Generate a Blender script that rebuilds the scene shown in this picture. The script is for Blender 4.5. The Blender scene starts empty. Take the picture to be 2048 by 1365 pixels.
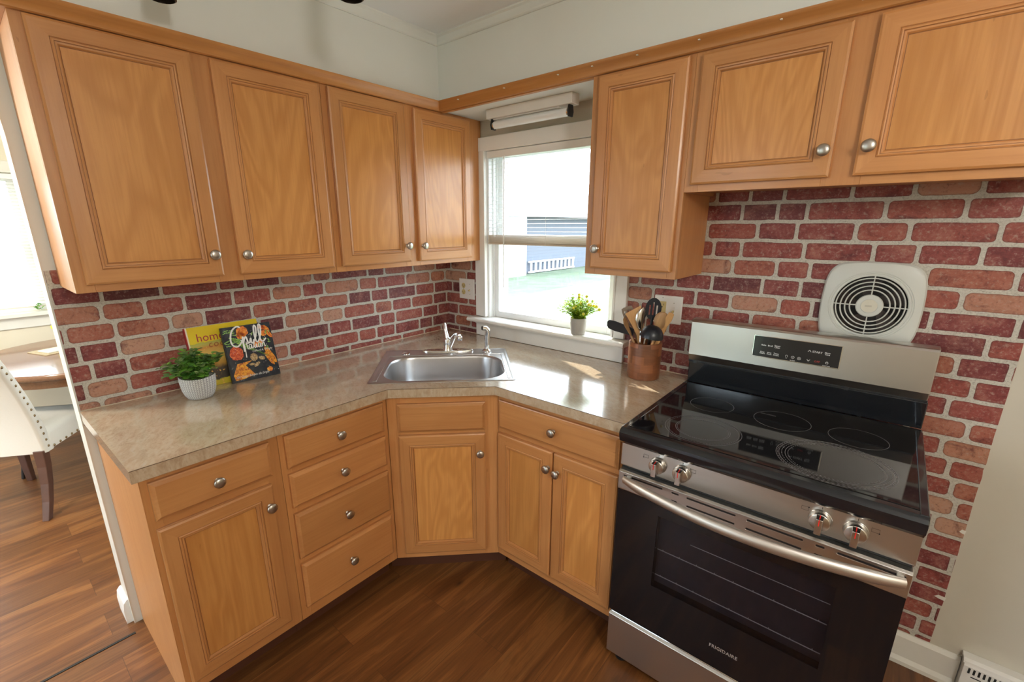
import bpy, bmesh, math, random
from math import sin, cos, pi, sqrt, radians, atan2
from mathutils import Vector, Matrix
from mathutils.geometry import tessellate_polygon

SC = bpy.context.scene
COL = SC.collection
random.seed(7)

# ------------------------------------------------------------------ camera
def make_camera():
    yaw, pitch, roll = 0.70622, -0.26923, -0.00233
    f = Vector((-sin(yaw)*cos(pitch), cos(yaw)*cos(pitch), sin(pitch)))
    r = Vector((cos(yaw), sin(yaw), 0)); u = r.cross(f)
    R = cos(roll)*r + sin(roll)*u; U = -sin(roll)*r + cos(roll)*u
    cam = bpy.data.objects.new('camera', bpy.data.cameras.new('camera'))
    COL.objects.link(cam)
    m = Matrix((R, U, -f)).transposed().to_4x4(); m.translation = (2.07857, -1.94653, 1.5369)
    cam.matrix_world = m
    cam.data.sensor_width = 36; cam.data.lens = 915.702/2048*36
    cam.data.shift_x = 24.87/2048; cam.data.shift_y = 21.58/2048
    cam.data.clip_start = 0.02
    SC.camera = cam
make_camera()

# ------------------------------------------------------------------ light and exposure
SC.view_settings.view_transform = 'Standard'; SC.view_settings.look = 'None'
SC.view_settings.gamma = 1; SC.view_settings.use_curve_mapping = False
SC.view_settings.exposure = 0.38
w = bpy.data.worlds.new('sky'); SC.world = w; w.use_nodes = True
bg = w.node_tree.nodes['Background']
bg.inputs[0].default_value = (0.78, 0.90, 1.0, 1); bg.inputs[1].default_value = 7.0

def lamp(name, kind, loc, energy, color, rot=(0,0,0), **k):
    d = bpy.data.lights.new(name, kind); d.energy = energy; d.color = color
    for a, b in k.items(): setattr(d, a, b)
    o = bpy.data.objects.new(name, d); o.location = loc; o.rotation_euler = rot; COL.objects.link(o); return o
SUN_DIR = Vector((0.87, -0.47, -0.66)).normalized()
sun = lamp('sun', 'SUN', (-3, 4, 5), 11.0, (1.0, 0.93, 0.80), angle=0.02)
sun.rotation_euler = SUN_DIR.to_track_quat('-Z', 'Y').to_euler()
def portal(name, loc, rot, sx, sy):
    o = lamp(name, 'AREA', loc, 1, (1,1,1), rot, shape='RECTANGLE', size=sx, size_y=sy); o.data.cycles.is_portal = True
portal('portal_kitchen', (0.725, 0.16, 1.47), (-pi/2, 0, 0), .80, .95)
portal('portal_dining', (-2.79, -2.08, 1.42), (0, -pi/2, 0), .95, 1.05)
portal('portal_side', (-1.25, 0.16, 1.45), (-pi/2, 0, 0), 1.1, 1.1)
portal('portal_back', (0.75, -4.1, 1.3), (pi/2, 0, 0), 1.0, 1.8)
portal('portal_dining_back', (-1.4, -4.1, 1.3), (pi/2, 0, 0), 1.4, 1.8)
# added fill light for the left cabinets, unseen (its globe is built further down)
lamp('added_globe_light', 'POINT', (3.0, -2.0, 2.02), 38, (1.0, 0.97, 0.93), shadow_soft_size=0.13)
# added unseen lights: one bounced off the ceiling, one brightening the dining room
lamp('added_uplight', 'AREA', (1.75, -2.35, 1.80), 105, (0.88, 0.95, 1.0), (pi, 0, 0), shape='DISK', size=0.34)
lamp('added_dining_light', 'POINT', (-.80, -2.62, 1.95), 58, (1.0, 0.93, 0.84), shadow_soft_size=0.12)

# ------------------------------------------------------------------ node helpers
class NT:
    def __init__(s, name):
        s.m = bpy.data.materials.new(name); s.m.use_nodes = True
        s.t = s.m.node_tree; s.b = s.t.nodes['Principled BSDF']; s.out = s.t.nodes['Material Output']
        s._oc = None
    def n(s, typ, ins=None, **props):
        nd = s.t.nodes.new('ShaderNode'+typ)
        for k, v in props.items(): setattr(nd, k, v)
        for k, v in (ins or {}).items():
            sock = nd.inputs[k]
            if isinstance(v, bpy.types.NodeSocket): s.t.links.new(v, sock)
            elif isinstance(v, bpy.types.Node): s.t.links.new(v.outputs[0], sock)
            else:
                if isinstance(v, (tuple, list)) and len(v) == 3 and sock.type == 'RGBA': v = (*v, 1)
                sock.default_value = v
        return nd
    def oc(s):
        if not s._oc: s._oc = s.n('TexCoord').outputs['Object']
        return s._oc
    def math(s, op, a, b=0.0, c=0.0, clamp=False):
        nd = s.n('Math', {0: a, 1: b, 2: c}, operation=op); nd.use_clamp = clamp; return nd.outputs[0]
    def map(s, vec, scale=(1,1,1), loc=(0,0,0), rot=(0,0,0)):
        return s.n('Mapping', {'Vector': vec, 'Scale': scale, 'Location': loc, 'Rotation': rot}).outputs[0]
    def noise(s, vec, scale=5, detail=4, rough=.5, dist=0, out=0):
        return s.n('TexNoise', {'Vector': vec, 'Scale': scale, 'Detail': detail, 'Roughness': rough, 'Distortion': dist}).outputs[out]
    def ramp(s, fac, stops, interp='LINEAR'):
        nd = s.n('ValToRGB', {0: fac}); cr = nd.color_ramp; cr.interpolation = interp
        while len(cr.elements) < len(stops): cr.elements.new(0.5)
        for e, (p, c) in zip(cr.elements, stops):
            e.position = p; e.color = (*c, 1) if len(c) == 3 else c
        return nd.outputs[0]
    def mix(s, fac, a, b, mode='MIX'):
        nd = s.n('Mix', data_type='RGBA', blend_type=mode)
        for k, v in ((0, fac), (6, a), (7, b)):
            sock = nd.inputs[k]
            if isinstance(v, bpy.types.NodeSocket): s.t.links.new(v, sock)
            else: sock.default_value = (*v, 1) if isinstance(v, (tuple, list)) and len(v) == 3 else v
        return nd.outputs[2]
    def set(s, **k):
        names = dict(col='Base Color', rough='Roughness', metal='Metallic', spec='Specular IOR Level', coat='Coat Weight', croug='Coat Roughness',
                     normal='Normal', emis='Emission Color', estr='Emission Strength', trans='Transmission Weight', aniso='Anisotropic', alpha='Alpha', sheen='Sheen Weight')
        for a, v in k.items():
            sock = s.b.inputs[names[a]]
            if isinstance(v, bpy.types.NodeSocket): s.t.links.new(v, sock)
            else: sock.default_value = (*v, 1) if isinstance(v, (tuple, list)) and len(v) == 3 else v
        return s
    def bump(s, h, strength=.2, dist=.002):
        s.set(normal=s.n('Bump', {'Height': h, 'Strength': strength, 'Distance': dist}).outputs[0]); return s

def plain(name, col, rough=.5, metal=0, var=.06, scale=30, bump=0, **k):
    m = NT(name); v = m.noise(m.oc(), scale, 3)
    c = m.mix(v, tuple(x*(1-var) for x in col), tuple(min(1, x*(1+var)) for x in col))
    m.set(col=c, rough=rough, metal=metal, **k)
    if bump: m.bump(v, bump)
    return m.m

def wood(name, axis, a, b, c, rough=.34, fig=0.5, scale=1.0, dark=(.30,.125,.035), swirl=1.2):
    """honey maple: grain runs along `axis` of the object"""
    m = NT(name); oc = m.oc()
    rnd = m.n('ObjectInfo').outputs['Random']
    off = m.n('CombineXYZ', {0: m.math('MULTIPLY', rnd, 13.0), 1: m.math('MULTIPLY', rnd, 7.0), 2: m.math('MULTIPLY', rnd, 29.0)}).outputs[0]
    p = m.n('VectorMath', {0: oc, 1: off}, operation='ADD').outputs[0]
    st = [9, 9, 9]; st[axis] = 1.6
    v1 = m.map(p, tuple(x*scale for x in st))
    big = m.noise(v1, .55, 2, .5, swirl)
    rings = m.math('SINE', m.math('MULTIPLY', big, 46*fig))
    rings = m.math('MULTIPLY_ADD', rings, .5, .5)
    st2 = [130, 130, 130]; st2[axis] = 5
    fine = m.noise(m.map(p, tuple(st2)), 1, 3, .6)
    blotch = m.noise(m.map(p, (3, 3, 3)), 1, 3, .5)
    col = m.mix(m.math('MULTIPLY_ADD', rings, .5, m.math('MULTIPLY', blotch, .6), True), a, b)
    col = m.mix(m.math('MULTIPLY', m.math('SUBTRACT', fine, .42, 0, True), 1.6, 0, True), col, c)
    fle = m.noise(m.map(p, tuple((14 if i != axis else 3.5) for i in range(3))), 3.2, 2, .5)
    col = m.mix(m.math('MULTIPLY', m.math('GREATER_THAN', fle, .765), .35), col, dark)
    hs = m.n('HueSaturation', {'Color': col, 'Value': m.math('MULTIPLY_ADD', rnd, .16, .92)}).outputs[0]
    m.set(col=hs, rough=rough, spec=.45, coat=.25, croug=.22)
    m.bump(fine, .06, .001)
    return m.m

WA, WB, WC = (.50,.218,.074), (.60,.285,.102), (.45,.182,.055)
W_G = None
W_V = wood('maple_upright_grain', 2, WA, WB, WC, fig=.45)
W_H = wood('maple_crosswise_grain', 0, WA, WB, WC, fig=.45)
W_P = wood('maple_veneer_panel', 2, (.51,.212,.052), (.68,.325,.098), (.49,.195,.050), fig=1.0, scale=.7, swirl=2.6)
W_M = wood('maple_moulding', 0, (.45,.185,.050), (.55,.245,.075), (.41,.16,.043), fig=.4)
W_SIDE = wood('maple_side_panel', 2, (.50,.218,.074), (.57,.265,.095), (.46,.19,.062), fig=.6, rough=.42)
W_G = plain('dark_groove', (.25,.095,.028), .4)  # darker brown on the narrow groove faces of the doors
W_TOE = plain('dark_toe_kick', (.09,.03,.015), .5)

def mat_floor():
    m = NT('wood_plank_floor'); oc = m.oc()
    sx = m.n('SeparateXYZ', {0: oc})
    v = m.n('CombineXYZ', {0: sx.outputs[1], 1: sx.outputs[0], 2: 0.0}).outputs[0]
    br = m.n('TexBrick', {'Vector': v, 'Color1': (0,0,0), 'Color2': (1,1,1), 'Mortar': (.5,.5,.5), 'Scale': 1.0, 'Mortar Size': .0009,
                          'Mortar Smooth': .2, 'Brick Width': .92, 'Row Height': .152}, offset=.37, offset_frequency=2)
    rnd = br.outputs['Color']; gap = br.outputs['Fac']
    g1 = m.n('VectorMath', {0: m.map(oc, (12, 1.15, 12)), 1: m.n('VectorMath', {0: rnd, 1: (31., 17., 9.)}, operation='MULTIPLY').outputs[0]}, operation='ADD').outputs[0]
    n1 = m.noise(g1, 1.0, 4, .6, 1.5)
    fine = m.noise(m.map(oc, (150, 4, 150)), 1, 3, .6)
    rings = m.math('MULTIPLY_ADD', m.math('SINE', m.math('MULTIPLY', n1, 40.0)), .5, .5)
    c = m.ramp(n1, [(.25,(.105,.034,.010)), (.42,(.21,.074,.020)), (.56,(.31,.118,.032)), (.75,(.43,.19,.058))])
    c = m.mix(m.math('MULTIPLY', rings, .30), c, (.13,.045,.014))
    c = m.mix(m.math('MULTIPLY', m.math('SUBTRACT', fine, .45, 0, True), 1.8, 0, True), c, (.11,.038,.013))
    kn = m.n('TexVoronoi', {'Vector': m.map(oc, (3.2, 1.7, 1)), 'Scale': 1.6}).outputs['Distance']
    c = m.mix(m.ramp(kn, [(.0,(1,1,1)), (.035,(.55,.55,.55)), (.10,(0,0,0))]), c, (.05,.018,.008))
    c = m.n('HueSaturation', {'Color': c, 'Value': m.math('MULTIPLY_ADD', rnd, .26, .60)}).outputs[0]
    c = m.mix(m.math('MULTIPLY', gap, .6), c, (.05,.02,.01))
    m.set(col=c, rough=m.math('MULTIPLY_ADD', fine, .15, .30), spec=.5)
    m.bump(m.math('SUBTRACT', fine, gap), .12, .001)
    return m.m
FLOOR = mat_floor()

def mat_brick(name, axis):
    m = NT(name); oc = m.oc(); sx = m.n('SeparateXYZ', {0: oc})
    u0, z0 = sx.outputs[axis], sx.outputs[2]
    H, W, R = .0669, .300, .013
    wob = m.noise(oc, 9, 2)
    wob2 = m.noise(oc, 60, 3, .6)
    z = m.math('ADD', m.math('SUBTRACT', z0, .143), m.math('MULTIPLY', m.math('SUBTRACT', wob, .5), .007))
    zr = m.math('DIVIDE', z, H); row = m.math('FLOOR', zr); fz = m.math('FRACT', m.math('ADD', zr, 20.0))
    rr = m.n('TexWhiteNoise', {'W': row}, noise_dimensions='1D').outputs[0]
    uu = m.math('ADD', m.math('DIVIDE', u0, W), m.math('MULTIPLY_ADD', rr, 7.13, 40.0))
    uu = m.math('ADD', uu, m.math('MULTIPLY', m.math('SUBTRACT', wob, .5), .02))
    c = m.math('FLOOR', uu); f = m.math('FRACT', uu)
    r2 = m.n('TexWhiteNoise', {'Vector': m.n('CombineXYZ', {0: c, 1: row, 2: 0.0}).outputs[0]}, noise_dimensions='3D').outputs[0]
    s = m.math('MULTIPLY_ADD', r2, .36, .30)
    b = m.math('GREATER_THAN', f, s)
    idv = m.n('CombineXYZ', {0: m.math('MULTIPLY_ADD', c, 2.0, b), 1: row, 2: 3.0}).outputs[0]
    wn = m.n('TexWhiteNoise', {'Vector': idv}, noise_dimensions='3D'); rid = wn.outputs[0]; rcol = m.n('SeparateXYZ', {0: wn.outputs[1]})
    du = m.math('MULTIPLY', m.math('MINIMUM', m.math('MINIMUM', f, m.math('SUBTRACT', 1.0, f)), m.math('ABSOLUTE', m.math('SUBTRACT', f, s))), W)
    dz = m.math('MULTIPLY', m.math('MINIMUM', fz, m.math('SUBTRACT', 1.0, fz)), H)
    Rr = m.math('MULTIPLY_ADD', rcol.outputs[0], .016, .008)
    ax = m.math('MAXIMUM', 0.0, m.math('SUBTRACT', Rr, du)); az = m.math('MAXIMUM', 0.0, m.math('SUBTRACT', Rr, dz))
    dist = m.math('SQRT', m.math('ADD', m.math('MULTIPLY', ax, ax), m.math('MULTIPLY', az, az)))
    e = m.math('SUBTRACT', m.math('SUBTRACT', Rr, .0058), dist)
    e = m.math('ADD', e, m.math('MULTIPLY', m.math('SUBTRACT', wob2, .5), .0028))
    mask = m.math('MULTIPLY', e, 2200, 0, True)
    # faces of the bricks
    pal = m.ramp(rid, [(0,(.14,.034,.040)), (.22,(.215,.046,.046)), (.45,(.28,.066,.054)), (.66,(.33,.090,.065)), (.82,(.37,.135,.085)), (.92,(.49,.28,.19)), (1,(.40,.12,.06))])
    off = m.n('VectorMath', {0: oc, 1: m.n('VectorMath', {0: idv, 1: (3.7, 5.1, 2.3)}, operation='MULTIPLY').outputs[0]}, operation='ADD').outputs[0]
    mo = m.noise(off, 15, 6, .68, .5); mo2 = m.noise(off, 95, 5, .75, .2); st = m.noise(m.map(off, (35, 35, 190)), 1, 4, .7)
    col = m.mix(m.math('MULTIPLY', m.math('SUBTRACT', mo, .50, 0, True), 3.0, 0, True), pal, (.45,.195,.145))
    col = m.mix(m.math('MULTIPLY', m.math('SUBTRACT', .47, mo, 0, True), 5.0, 0, True), col, (.12,.026,.030))
    col = m.mix(m.math('MULTIPLY', m.math('SUBTRACT', mo2, .53, 0, True), 4.5, 0, True), col, (.44,.32,.26))
    col = m.mix(m.math('MULTIPLY', m.math('SUBTRACT', .45, mo2, 0, True), 4.5, 0, True), col, (.085,.026,.025))
    col = m.mix(m.math('MULTIPLY', m.math('SUBTRACT', st, .55, 0, True), 1.6, 0, True), col, (.45,.25,.19))
    rim = m.ramp(e, [(0,(1,1,1)), (.0016,(.75,.75,.75)), (.0042,(0,0,0))])
    col = m.mix(m.math('MULTIPLY', rim, .62), col, (.07,.030,.026))
    mn = m.noise(oc, 200, 4, .8)
    mort = m.ramp(mn, [(.30,(.27,.25,.21)), (.45,(.49,.46,.40)), (.70,(.62,.60,.53))])
    # printed dark line under each brick
    sh = m.math('MULTIPLY', m.ramp(e, [(0,(0,0,0)), (.0001,(0,0,0)), (.0002,(0,0,0))]), 0)
    col = m.mix(mask, mort, col)
    m.set(col=col, rough=.5, spec=.3)
    m.bump(m.math('ADD', m.math('MULTIPLY', mask, .6), m.math('MULTIPLY', mo2, .5)), .22, .0015)
    return m.m
BRICK_X = mat_brick('brick_wallpaper_along_window_wall', 0)
BRICK_Y = mat_brick('brick_wallpaper_along_side_wall', 1)

def mat_counter():
    m = NT('mottled_laminate'); oc = m.oc()
    d = m.map(oc, (1, 1, 1), rot=(0, 0, .5))
    a = m.noise(m.map(d, (16, 38, 16)), 1, 6, .68, .9)
    b = m.noise(m.map(d, (60, 130, 60)), 1, 5, .7, .6)
    c3 = m.noise(oc, 3, 2)
    c = m.ramp(a, [(.28,(.40,.285,.185)), (.45,(.49,.375,.255)), (.58,(.54,.435,.31)), (.75,(.50,.45,.37))])
    c = m.mix(m.math('MULTIPLY', m.math('SUBTRACT', b, .52, 0, True), 2.4, 0, True), c, (.62,.53,.41))
    c = m.mix(m.math('MULTIPLY', m.math('SUBTRACT', .45, b, 0, True), 2.8, 0, True), c, (.26,.17,.105))
    c = m.mix(m.math('MULTIPLY', m.math('SUBTRACT', c3, .45, 0, True), .9, 0, True), c, (.38,.28,.17))
    m.set(col=c, rough=m.math('MULTIPLY_ADD', b, .08, .13), spec=.7, coat=1.0, croug=.09)
    return m.m
COUNTER = mat_counter()

def mat_steel(name, axis=0, col=(.60,.58,.55), rough=.26, str_=.10):
    m = NT(name); st = [900, 900, 900]; st[axis] = 6
    f = m.noise(m.map(m.oc(), tuple(st)), 1, 2, .6)
    m.set(col=col, metal=1.0, rough=rough+.05)
    return m.m
STEEL = mat_steel('brushed_stainless')
STEEL_SINK = mat_steel('satin_sink_steel', 0, (.60,.60,.61), .24, .03)
NICKEL = mat_steel('brushed_nickel', 0, (.50,.47,.43), .26, .05)
CHROME = plain('chrome', (.78,.79,.80), .06, 1, .02)
BLK_ENAMEL = plain('black_enamel', (.006,.008,.012), .13, 0, .1, coat=.6, croug=.06)
BLK_GLASS = plain('black_ceramic_glass', (.006,.006,.008), .045, 0, .1, spec=.60)
BLK_MATTE = plain('matt_black', (.012,.012,.013), .5)
BLK_NYLON = plain('black_nylon', (.012,.016,.024), .33)
DARK = plain('dark_void', (.012,.011,.010), .8)
OVEN_IN = plain('oven_enamel', (.060,.054,.066), .45, 0, .3, 40)
WHITE_MARK = plain('white_print', (.72,.75,.76), .5)
GREY_MARK = plain('grey_print', (.22,.22,.23), .4)
RED_MARK = plain('red_print', (.62,.015,.01), .4)
RED_DIM = plain('dull_red_print', (.35,.02,.015), .4)
WALL = plain('painted_wall', (.72,.74,.70), .55, 0, .02, 6, .03)
WALL_CREAM = plain('cream_wall', (.75,.68,.53), .6, 0, .02, 6)
WALL_RIGHT = plain('painted_side_wall', (.58,.54,.45), .55, 0, .02, 6, .03)
CEIL = plain('ceiling_paint', (.88,.90,.92), .7, 0, .015, 6)
TRIM = plain('trim_paint', (.76,.74,.67), .38, 0, .03, 12)
TRIM_W = plain('window_trim_paint', (.88,.87,.83), .32, 0, .02, 12)
VINYL = plain('white_vinyl', (.86,.87,.87), .3, 0, .02)
FIXTURE = plain('cream_enamel', (.78,.75,.70), .35, 0, .04, 8)
TUBE = plain('unlit_tube_glass', (.82,.84,.84), .18, 0, .03)
ALMOND = plain('almond_plastic', (.62,.50,.22), .35)
PLATE = plain('white_plate_plastic', (.80,.78,.74), .3, 0, .02)
VENT_W = plain('vent_cover_enamel', (.62,.64,.60), .36, 0, .02, 8)
VENT_BADGE = plain('vent_badge', (.66,.64,.54), .3)
FAB = plain('cream_upholstery', (.80,.77,.70), .75, 0, .03, 200, .05)
CHLEG = plain('dark_walnut', (.10,.045,.030), .35, 0, .3, 20)
BRASS = plain('antique_brass', (.30,.22,.12), .3, 1)
TABLEM = wood('table_walnut', 0, (.20,.095,.05), (.27,.135,.07), (.16,.07,.035), rough=.10, fig=.5)
IRON = plain('black_iron', (.02,.02,.022), .4)
GRASS = NT('lawn_grass')
_n = GRASS.noise(GRASS.oc(), 1.2, 6, .7)
GRASS.set(col=GRASS.ramp(_n, [(.3,(.08,.115,.06)), (.5,(.11,.145,.09)), (.7,(.155,.175,.13))]), rough=.9); GRASS = GRASS.m
SIDING = NT('grey_siding'); _s = SIDING.n('SeparateXYZ', {0: SIDING.oc()})
_f = SIDING.math('FRACT', SIDING.math('MULTIPLY', _s.outputs[2], 7.0))
SIDING.set(col=SIDING.mix(SIDING.math('GREATER_THAN', _f, .92), (.15,.163,.20), (.115,.125,.155)), rough=.7); SIDING = SIDING.m
WHITE_OUT = plain('white_siding', (.85,.85,.85), .6)
ALU = plain('aluminium', (.85,.86,.88), .4, 0)
EXT_BRICK = plain('house_brick', (.62,.42,.36), .8, 0, .15, 30)
ROOFM = plain('shed_roof', (.35,.34,.35), .8)

def mat_glass(name, tint=(1,1,1), gl=.05, base=1.0):
    m = NT(name); m.t.nodes.remove(m.b)
    tr = m.n('BsdfTransparent', {'Color': tint}); g = m.n('BsdfGlossy', {'Roughness': .02})
    fr = m.n('Fresnel', {'IOR': m.math('MULTIPLY_ADD', m.n('NewGeometry').outputs['Backfacing'], 1/1.45-1.45, 1.45)})
    mx = m.n('MixShader', {0: fr.outputs[0], 1: tr.outputs[0], 2: g.outputs[0]})
    m.t.links.new(mx.outputs[0], m.out.inputs[0]); return m.m
GLASS = mat_glass('window_glass', (.97,.98,.98))
OVEN_GLASS = mat_glass('smoked_oven_glass', (.66,.65,.68))
def mat_slat():
    m = NT('blind_slat_vinyl'); 
    t = m.n('BsdfTranslucent', {'Color': (.85,.86,.85)}); d = m.n('BsdfDiffuse', {'Color': (.86,.86,.84)})
    mx = m.n('MixShader', {0: .35, 1: d.outputs[0], 2: t.outputs[0]}); m.t.links.new(mx.outputs[0], m.out.inputs[0]); m.t.nodes.remove(m.b); return m.m
SLAT = mat_slat()
SLAT_STACK = plain('stacked_slat_vinyl', (.66,.58,.47), .4, 0, .05)
def leafmat(name, a, b, tr=.3):
    m = NT(name); v = m.noise(m.oc(), 26, 2)
    c = m.ramp(v, [(.35, a), (.62, b)])
    m.set(col=c, rough=.4); t = m.n('BsdfTranslucent', {'Color': c})
    mx = m.n('MixShader', {0: tr, 1: m.b.outputs[0], 2: t.outputs[0]}); m.t.links.new(mx.outputs[0], m.out.inputs[0]); return m.m
LEAF = leafmat('green_leaf', (.05,.20,.035), (.30,.58,.09), .25)
LEAF_TIP = leafmat('pale_leaf', (.14,.28,.10), (.33,.42,.16), .3)
LEAF_Y = leafmat('yellow_green_leaf', (.16,.34,.03), (.50,.62,.05), .45)
SPRIG_Y = plain('yellow_bud', (.80,.74,.06), .5)
LIGHT_BOWL = mat_glass('clear_globe_glass', (.97,.96,.93))

# ------------------------------------------------------------------ mesh helpers
def link(name, me, mat, parent=None, loc=(0,0,0), rot=(0,0,0)):
    o = bpy.data.objects.new(name, me); COL.objects.link(o)
    for x in (mat if isinstance(mat, (list, tuple)) else [mat]): me.materials.append(x)
    o.parent = parent; o.location = loc; o.rotation_euler = rot; return o
def mesh(name, vs, fs, mat, parent=None, loc=(0,0,0), rot=(0,0,0), smooth=False, mi=None, fix=True):
    me = bpy.data.meshes.new(name); me.from_pydata([tuple(v) for v in vs], [], fs); me.update()
    if fix:
        bm = bmesh.new(); bm.from_mesh(me); bmesh.ops.recalc_face_normals(bm, faces=bm.faces); bm.to_mesh(me); bm.free()
    if smooth: me.polygons.foreach_set('use_smooth', [True]*len(me.polygons))
    if mi: me.polygons.foreach_set('material_index', mi)
    return link(name, me, mat, parent, loc, rot)
def autosmooth(o, ang=35):
    me = o.data; me.polygons.foreach_set('use_smooth', [True]*len(me.polygons))
    bm = bmesh.new(); bm.from_mesh(me)
    for e in bm.edges:
        if len(e.link_faces) == 2 and e.calc_face_angle(0) > radians(ang): e.smooth = False
    bm.to_mesh(me); bm.free(); return o
class G:
    """collects shapes of one part"""
    def __init__(s): s.v = []; s.f = []; s.m = []
    def add(s, vs, fs, m=0, M=None):
        k = len(s.v); s.v += [tuple(M @ Vector(v)) if M else tuple(v) for v in vs]
        s.f += [tuple(i+k for i in f) for f in fs]; s.m += [m]*len(fs); return s
    def box(s, x0, x1, y0, y1, z0, z1, m=0, M=None):
        vs = [(x, y, z) for x in (x0, x1) for y in (y0, y1) for z in (z0, z1)]
        return s.add(vs, [(0,1,3,2), (4,6,7,5), (0,4,5,1), (2,3,7,6), (0,2,6,4), (1,5,7,3)], m, M)
    def lathe(s, prof, n=24, m=0, M=None, sx=1, sy=1):
        vs = []; fs = []
        for r, z in prof:
            for i in range(n): a = 2*pi*i/n; vs.append((r*cos(a)*sx, r*sin(a)*sy, z))
        for j in range(len(prof)-1):
            for i in range(n):
                a, b = j*n+i, j*n+(i+1) % n; fs.append((a, b, b+n, a+n))
        if prof[0][0] > 1e-6: fs.append(tuple(range(n))[::-1])
        if prof[-1][0] > 1e-6: fs.append(tuple(range((len(prof)-1)*n, len(prof)*n)))
        return s.add(vs, fs, m, M)
    def tube(s, pts, r, n=10, m=0, closed=False, flat=None):
        pts = [Vector(p) for p in pts]; N = len(pts); vs = []; fs = []
        up = Vector((0, 0, 1)); prev = None
        for i, p in enumerate(pts):
            if closed: t = pts[(i+1) % N]-pts[i-1]
            else: t = pts[min(i+1, N-1)]-pts[max(i-1, 0)]
            t.normalize()
            if prev is None: a = t.cross(up) if abs(t.dot(up)) < .95 else t.cross(Vector((1, 0, 0)))
            else: a = prev-t*prev.dot(t)
            a.normalize(); b = t.cross(a); prev = a
            rr = r[i] if isinstance(r, (list, tuple)) else r
            for k in range(n):
                an = 2*pi*k/n; fl = flat or 1
                vs.append(p+a*rr*cos(an)+b*rr*fl*sin(an))
        M_ = N if closed else N-1
        for i in range(M_):
            for k in range(n):
                a0 = i*n+k; a1 = i*n+(k+1) % n; j = ((i+1) % N)*n
                fs.append((a0, a1, j+(k+1) % n, j+k))
        if not closed: fs += [tuple(range(n))[::-1], tuple(range((N-1)*n, N*n))]
        return s.add(vs, fs, m)
    def loops(s, loops, cap0=False, cap1=True, m=0, ms=None, M=None):
        n = len(loops[0]); vs = [v for l in loops for v in l]; k0 = len(s.f)
        fs = []; mm = []
        for j in range(len(loops)-1):
            for i in range(n):
                fs.append((j*n+i, j*n+(i+1) % n, (j+1)*n+(i+1) % n, (j+1)*n+i)); mm.append(ms(j, i) if ms else m)
        if cap0: fs.append(tuple(range(n))[::-1]); mm.append(m)
        if cap1: fs.append(tuple(range((len(loops)-1)*n, len(loops)*n))); mm.append(m)
        s.add(vs, fs, m, M); s.m[k0:] = mm; return s
    def prism(s, poly, a, b, axis=2, m=0, M=None):
        def P(p, t):
            return {2: (p[0], p[1], t), 1: (p[0], t, p[1]), 0: (t, p[0], p[1])}[axis]
        return s.loops([[P(p, a) for p in poly], [P(p, b) for p in poly]], True, True, m, None, M)
    def build(s, name, mat, parent=None, loc=(0,0,0), rot=(0,0,0), smooth=None, bevel=0, seg=2):
        o = mesh(name, s.v, s.f, mat, parent, loc, rot, mi=s.m)
        if bevel:
            md = o.modifiers.new('bevel', 'BEVEL'); md.width = bevel; md.segments = seg; md.limit_method = 'ANGLE'; md.angle_limit = radians(40)
            md.harden_normals = False
            o.data.polygons.foreach_set('use_smooth', [False]*len(o.data.polygons))
        if smooth is not None: autosmooth(o, smooth)
        return o
def empty(name, loc=(0,0,0), rz=0, rot=None):
    o = bpy.data.objects.new(name, None); COL.objects.link(o); o.location = loc; o.rotation_euler = rot or (0, 0, rz)
    o.empty_display_size = .05; return o
def tag(o, label, cat, group=None, kind=None):
    o['label'] = label; o['category'] = cat
    if group: o['group'] = group
    if kind: o['kind'] = kind
    return o
def struct(o): o['kind'] = 'structure'; return o
def rrect(x0, x1, y0, y1, r, z=0, n=6, plane='xy'):
    pts = []
    for cx, cy, a0 in ((x1-r, y0+r, -pi/2), (x1-r, y1-r, 0), (x0+r, y1-r, pi/2), (x0+r, y0+r, pi)):
        for i in range(n+1):
            a = a0+pi/2*i/n; pts.append((cx+r*cos(a), cy+r*sin(a)))
    return [(p[0], p[1], z) if plane == 'xy' else (p[0], z, p[1]) for p in pts]
def text(name, body, size, loc, mat, parent, shear=0, bold=0, align='CENTER', sx=1.0, rot=(pi/2, 0, 0), space=1.0, line=1.0, ext=.0001):
    c = bpy.data.curves.new(name, 'FONT'); c.body = body; c.size = size; c.shear = shear; c.offset = bold; c.align_x = align
    c.extrude = ext; c.space_character = space; c.space_line = line; c.resolution_u = 2
    t = bpy.data.objects.new('tmp', c); COL.objects.link(t)
    dg = bpy.context.evaluated_depsgraph_get(); me = bpy.data.meshes.new_from_object(t.evaluated_get(dg))
    bpy.data.objects.remove(t); me.name = name; me.materials.clear()
    o = link(name, me, mat, parent, loc, rot); o.scale = (sx, 1, 1); return o
def copy_tree(o, parent=None):
    c = o.copy(); COL.objects.link(c); c.parent = parent
    for ch in o.children: copy_tree(ch, c)
    return c

# ------------------------------------------------------------------ the room
CZ = 2.378                                                    # ceiling height
struct(G().box(-2.77, 3.9, -4.15, .02, -.05, 0).build('floor', FLOOR))
struct(G().box(-2.77, 3.9, -4.15, .25, CZ, CZ+.06).build('ceiling', CEIL))

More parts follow.
